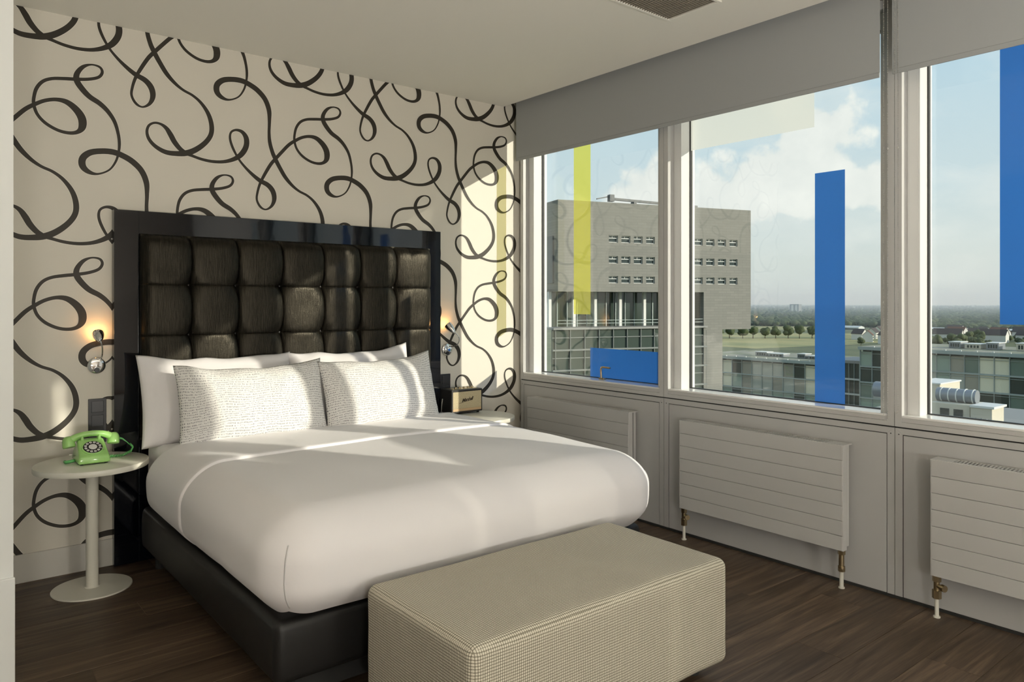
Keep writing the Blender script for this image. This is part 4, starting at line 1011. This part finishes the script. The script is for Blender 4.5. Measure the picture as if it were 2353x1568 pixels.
g = thing('glass_office', (182, 89.5, GZ), 'dark set-back glass link between the two glass offices', 'building', 'glass office wings')
G().box(177, 190, 84.0, 94.8, GZ, -13.6).build('core', M_FGL, g)
G().box(176.6, 190, 84.0, 94.9, -13.6, -12.9).build('roof_slab', M_CONCD, g)
for k in range(5): G().box(176.5, 177, 84.0, 94.8, -17.6 - 3.6 * k, -17.2 - 3.6 * k).build('transom', M_WFR, g)
for k in range(9): G().box(176.7, 177, 84.2 + 1.3 * k, 84.32 + 1.3 * k, -34, -13.6).build('mullion', M_ALUG, g)
# roof clutter on the wings
def roofbox(label, x, y, z, dx, dy, dz, m=M_HVACG):
    o = G().hull([(x + a * dx, y + b_ * dy, z + c * dz) for a in (0, 1) for b_ in (0, 1) for c in (0, 1)], .08, 1)
    t = thing('roof_unit', (x + dx / 2, y + dy / 2, z), label, 'roof unit', 'ventilation units on the glass offices')
    o.build('housing', m, t)
    G().box(x - .1, x + dx + .1, y - .1, y + dy + .1, z + dz, z + dz + .15).build('cover', M_WFR, t)
    for k in range(4): G().box(x - .06, x, y + dy * (.12 + .2 * k), y + dy * (.24 + .2 * k), z + dz * .25, z + dz * .8).build('louvre', M_FGL, t)
for (y, dy, dz, lab) in ((112.5, 3.4, 1.0, 'grey roof unit on the low wing, far end'), (107.6, 4.6, .75, 'long low roof unit on the low wing'), (101.5, 2.2, 1.1, 'roof unit on the low wing near the blue strip'), (97.5, 3.2, .7, 'flat roof unit at the near end of the low wing')): roofbox(lab, 178, y, -13.3, 3, dy, dz)
for (y, dy, dz, lab, m) in ((66.0, 2.4, 1.3, 'dark roof unit on the taller wing', M_HVACG), (62.0, 3.2, 1.0, 'cream roof unit on the taller wing', M_HVAC), (58.6, 2.4, 1.4, 'grey square roof unit on the taller wing', M_HVACG), (52.8, 2.6, 1.5, 'tall roof unit on the taller wing', M_HVAC), (46.5, 5.0, .8, 'long cream roof unit on the taller wing', M_HVAC)): roofbox(lab, 180, y, -9.0, 4, dy, dz, m)

# ---- plant deck seen in the lower right window, about 75 m away
pd = thing('plant_roof', (80, 27, GZ), 'lower roof deck with steel edge beams and plant', 'building')
G().box(76, 96, 18, 40, GZ, -10.6).build('deck', M_CONCD, pd)
for (a, b_) in (((74.5, 18, -9.3), (74.5, 31, -10.2)), ((73, 21.5, -9.6), (77, 29, -10.3))):
    d = Vector(b_) - Vector(a); G().obox(a, d, (.5, 0, 0), (0, 0, .45)).build('edge_beam', M_HVACG, pd)
for y in (21.6, 24.8, 28.2): G().box(74.4, 74.8, y, y + .4, -14, -9.9).build('steel_post', M_HVACG, pd)
t = thing('plant_unit', (82, 32.2, -10.6), 'cream plant housing with a tall block and round silver duct', 'plant')
G().rbox(80, 85, 31.2, 33.6, -10.6, -6.9, .08, k=1).build('tall_block', M_HVAC, t); G().rbox(79.9, 85.1, 31.1, 33.7, -6.95, -6.8, .03, k=1).build('cap', M_WFR, t)
G().cyl((82, 33.7, -8.2), (82, 38.5, -8.2), .85, n=28).build('round_duct', M_HVACG, t, smooth=40)
for k in range(3): G().lathe([(.87, 0), (.93, .02), (.93, .16), (.87, .18)], (82, 34.4 + 1.3 * k, -8.2), (0, 1, 0), 28).build('duct_band', M_HVACG, t, smooth=40)
t = thing('plant_unit', (79, 29, -10.6), 'cream plant cabin carrying a horizontal silver cylinder', 'plant')
G().rbox(77.5, 81, 27.6, 31.1, -10.6, -8.4, .06, k=1).build('cabin', M_HVAC, t)
for y in (28.2, 29.4): G().box(77.42, 77.5, y, y + .8, -10.0, -8.9).build('grille', M_FGL, t)
G().cyl((79, 27.5, -7.75), (79, 31.0, -7.75), .65, n=28).build('cylinder', M_HVACG, t, smooth=40)
for k in range(5): G().lathe([(.66, 0), (.71, .02), (.71, .10), (.66, .12)], (79, 27.7 + .7 * k, -7.75), (0, 1, 0), 28).build('cylinder_band', M_WFR, t, smooth=40)
t = thing('plant_unit', (78, 26.5, -10.6), 'small sunlit plant cabin with a ladder frame', 'plant')
G().rbox(77, 80, 25.6, 27.4, -10.9, -8.5, .06, k=1).build('cabin', M_HVAC, t); G().box(76.9, 80.1, 25.4, 27.42, -8.5, -8.3).build('lid', M_WFR, t)
for k in range(4): G().tube([(76.9, 25.8 + .45 * k, -10.6), (76.7, 25.95 + .45 * k, -9.4)], .05, n=6).build('ladder_bar', M_HVACG, t)
t = thing('plant_unit', (77, 33.8, -10.6), 'cream condenser box with a dark fan opening', 'plant')
G().rbox(75.5, 78.5, 32.6, 35.4, -10.9, -9.2, .06, k=1).build('casing', M_HVAC, t); G().box(75.42, 75.5, 32.9, 33.9, -10.7, -9.4).build('fan_opening', M_FGL, t)

# ---- fields, trees, village, forest
def patch(name, m, pts, z, label):
    o = G().poly([(x, y, z) for (x, y) in pts]).build(name, m); o['kind'] = 'structure'; o['label'] = label
patch('field_1', M_FIELD, [(585, 380), (900, 330), (980, 470), (800, 640), (600, 560)], GZ + .05, 'dry meadow this side of the tree row')
patch('field_2', M_FIELD, [(1020, 560), (1290, 600), (1210, 860), (930, 800)], GZ + .05, 'sunlit field behind the tree row')
def blob(g, c, r, sq, seed):
    bm = bmesh.new(); bmesh.ops.create_icosphere(bm, subdivisions=2, radius=1)
    i = len(g.v); bm.verts.index_update()
    for v in bm.verts:
        d = 1 + .30 * noise.noise(v.co * 1.7 + Vector((seed, seed * .7, 0))) + .34 * noise.noise(v.co * 4.6 + Vector((0, seed, 2)))
        g.v.append((c[0] + v.co.x * r * d, c[1] + v.co.y * r * d, c[2] + v.co.z * r * d * sq))
    for f in bm.faces: g.f.append(tuple(i + v.index for v in f.verts))
    bm.free()
crowns = []
for s in range(4):
    g = G(); rnd = random.Random(s + 5)
    for k in range(7): blob(g, (rnd.uniform(-1.9, 1.9), rnd.uniform(-1.9, 1.9), 7.4 + rnd.uniform(-2.2, 2.6)), rnd.uniform(2.4, 3.4), .9, s * 10 + k)
    me = g.mesh('crown', smooth=True); me.materials.append(M_LEAF); crowns.append(me)
tk = G().lathe([(.42, 0), (.30, 2.5), (.2, 6)], n=8).mesh('trunk', smooth=True); tk.materials.append(M_TRUNK)
ORD = 'first second third fourth fifth sixth seventh eighth ninth tenth eleventh twelfth thirteenth fourteenth fifteenth sixteenth seventeenth eighteenth'.split()
def tree(x, y, s, label, group, k):
    t = thing('tree', (x, y, GZ), label, 'tree', group); t.scale = (s, s, s * random.uniform(.9, 1.1)); t.rotation_euler.z = random.uniform(0, 6)
    for nm, me in (('crown', crowns[k % 4]), ('trunk', tk)):
        o = bpy.data.objects.new(nm, me); COL.objects.link(o); o.parent = t
for k in range(13):
    f_ = k / 12; tree(692 + 124 * f_ + random.uniform(-1, 1), 528 - 98 * f_ + random.uniform(-1, 1), random.uniform(1.12, 1.28), '%s round dark tree from the stone block in the row across the meadow' % ORD[k], 'row of trees in the meadow', k)
hs_ = [(775, 372, 16, 10, 7, .4), (806, 396, 13, 10, 7, 1.4), (850, 402, 18, 10, 7, .2), (828, 362, 14, 10, 7, -.5), (872, 376, 17, 10, 7, .9), (905, 420, 20, 11, 7, .1), (748, 341, 12, 9, 9, 1.2), (835, 318, 26, 11, 8.5, 1.75), (862, 285, 24, 11, 8, 1.6), (950, 352, 20, 11, 7, 1.4), (915, 318, 18, 11, 7, 1.9), (960, 312, 20, 11, 7, 1.2), (985, 336, 18, 10, 7, .8), (1000, 300, 20, 11, 7, 1.5), (905, 268, 18, 11, 7, 1.3), (940, 246, 20, 11, 7, 1.7), (1020, 380, 22, 11, 7, 1.2), (990, 262, 20, 11, 7, 1.6)]
OCC = [(h_[0], h_[1], 15) for h_ in hs_] + [(1105, 400, 22), (1105, 430, 22), (1105, 460, 22), (1120, 285, 22), (1120, 318, 22), (1120, 350, 22), (1085, 540, 22), (1085, 580, 22), (2450, 1432, 40)]
def free(x, y, r): return all((x - a) ** 2 + (y - b_) ** 2 > (c + r) ** 2 for (a, b_, c) in OCC)
vt = []
while len(vt) < 18:
    d, q = random.uniform(700, 860), random.uniform(255, 385)
    if free(d, q * d / 760, 6): vt.append((d, q)); OCC.append((d, q * d / 760, 6))
vt.sort(key=lambda q: -q[1])
for k, (d, q) in enumerate(vt):
    tree(d, q * d / 760, random.uniform(.7, 1.1), '%s green tree from the left among the village houses' % ORD[k], 'village trees', k)
M_HW = mat('house_white', (.66, .65, .60), .8); M_HR = mat('house_roof', (.075, .062, .058), .8); M_HR2 = mat('house_roof_red', (.16, .075, .05), .8)
def house(x, y, w, d, h, rz, label, roofm):
    t = thing('house', (x, y, GZ), label, 'house', 'houses of the village'); t.rotation_euler.z = rz
    def loc(g, nm, m, par=t):
        me = g.mesh(nm); me.materials.append(m); o = bpy.data.objects.new(nm, me); COL.objects.link(o); o.parent = par; return o
    g = G().box(-w / 2, w / 2, -d / 2, d / 2, 0, h)
    for sx in (-1, 1): g.poly([(sx * w / 2, -d / 2, h), (sx * w / 2, d / 2, h), (sx * w / 2, 0, h + d * .48)])
    wl = loc(g, 'wall', M_HW)
    rf = G()
    for s in (-1, 1): rf.hull([(a * (w / 2 + .4), s * (d / 2 + .5), h - .4 + q) for a in (-1, 1) for q in (0, .35)] + [(a * (w / 2 + .4), 0, h + d * .48 + q) for a in (-1, 1) for q in (.02, .37)])
    loc(rf, 'roof', roofm)
    for k in range(int(w / 2.6)):
        for z in (1.0, 3.9):
            if z + 1.5 < h: loc(G().box(-w / 2 + 1 + k * 2.6, -w / 2 + 2.2 + k * 2.6, -d / 2 - .06, -d / 2, z, z + 1.4), 'window', M_FGL)
hs_.sort(key=lambda q: -q[1] / q[0])
for i, (x, y, w, d, h, rz) in enumerate(hs_): house(x, y, w, d, h, rz, 'white gabled village house with %s roof, %s from the left' % ('reddish' if i % 4 == 1 else 'dark', ORD[i]), M_HR2 if i % 4 == 1 else M_HR)
for i, (x, y, w) in enumerate(((1105, 430, 80), (1120, 318, 90), (1085, 560, 60))):
    t = thing('greenhouse', (x, y, GZ), ('middle of the three long pale halls beyond the village', 'rightmost of the three long pale halls beyond the village', 'leftmost of the three long pale halls beyond the village')[i], 'hall', 'long pale halls')
    G().hull([(x + a * 9, y + b_ * w / 2, GZ + z) for a in (-1, 1) for b_ in (-1, 1) for z in (0, 4)] + [(x, y + b_ * w / 2, GZ + 6) for b_ in (-1, 1)]).build('shell', mat('pale_hall', (.60, .62, .60), .5), t)
    G().box(x - 9.1, x - 8.9, y - w / 2 + 2, y + w / 2 - 2, GZ + .5, GZ + 2.5).build('glazing', M_FGL, t)
tw = thing('tower_block', (2450, 1432, GZ), 'small grey tower block on the horizon', 'building')
G().box(2440, 2460, 1416, 1450, GZ, GZ + 32).build('body', mat('far_grey', (.22, .24, .25), .8), tw)
for k in range(2): G().box(2438.5, 2440, 1421 + 15 * k, 1428 + 15 * k, GZ + 2, GZ + 29).build('white_bay', M_WFR, tw)
# forest: too many crowns to count
g = G(); rnd = random.Random(3); ico = bmesh.new(); bmesh.ops.create_icosphere(ico, subdivisions=1, radius=1); ico.verts.index_update()
iv = [v.co.copy() for v in ico.verts]; fv = [tuple(v.index for v in f.verts) for f in ico.faces]; ico.free()
def crown_lump(x, y, r, zz):
    i = len(g.v); s = rnd.random() * 90
    for v in iv:
        d = 1 + .35 * noise.noise(v * 1.6 + Vector((s, 0, 0))); g.v.append((x + v.x * r * d, y + v.y * r * d, GZ + zz + v.z * r * .8 * d))
    for f in fv: g.f.append(tuple(i + k for k in f))
def belt(d0, d1, a0, a1, n, r0, r1):
    for k in range(n):
        d = d0 * (d1 / d0) ** rnd.random(); a = math.radians(rnd.uniform(a0, a1)); r = rnd.uniform(r0, r1)
        if free(d * math.cos(a), d * math.sin(a), r * 1.3): crown_lump(d * math.cos(a), d * math.sin(a), r, r * .55 + 2)
belt(1330, 1430, 24, 40, 520, 5, 7.5); belt(1230, 1400, 11, 24, 700, 4, 6.5); belt(1430, 2300, 10, 44, 3600, 5, 8.5); belt(2300, 6800, 8, 46, 5200, 5, 9); belt(840, 1150, 12, 22.5, 120, 2.6, 4.2)
o = g.build('forest', M_LEAFD, fix=False, smooth=True); tag(o, 'wide belt of distant woodland up to the horizon', 'forest', kind='stuff')

# ---- summer haze lying over the plain
hz = bpy.data.materials.new('summer_haze'); hz.use_nodes = True; nt = hz.node_tree; nt.nodes.clear()
ho = nt.nodes.new('ShaderNodeOutputMaterial'); hv = nt.nodes.new('ShaderNodeVolumeScatter'); hv.inputs['Color'].default_value = (.80, .91, 1.0, 1); hv.inputs['Density'].default_value = .00030; hv.inputs['Anisotropy'].default_value = .0
nt.links.new(hv.outputs[0], ho.inputs['Volume'])
o = G().box(850, 8000, 20, 8000, GZ - 1, GZ + 110).build('haze', hz); tag(o, 'pale summer haze over the plain', kind='structure')
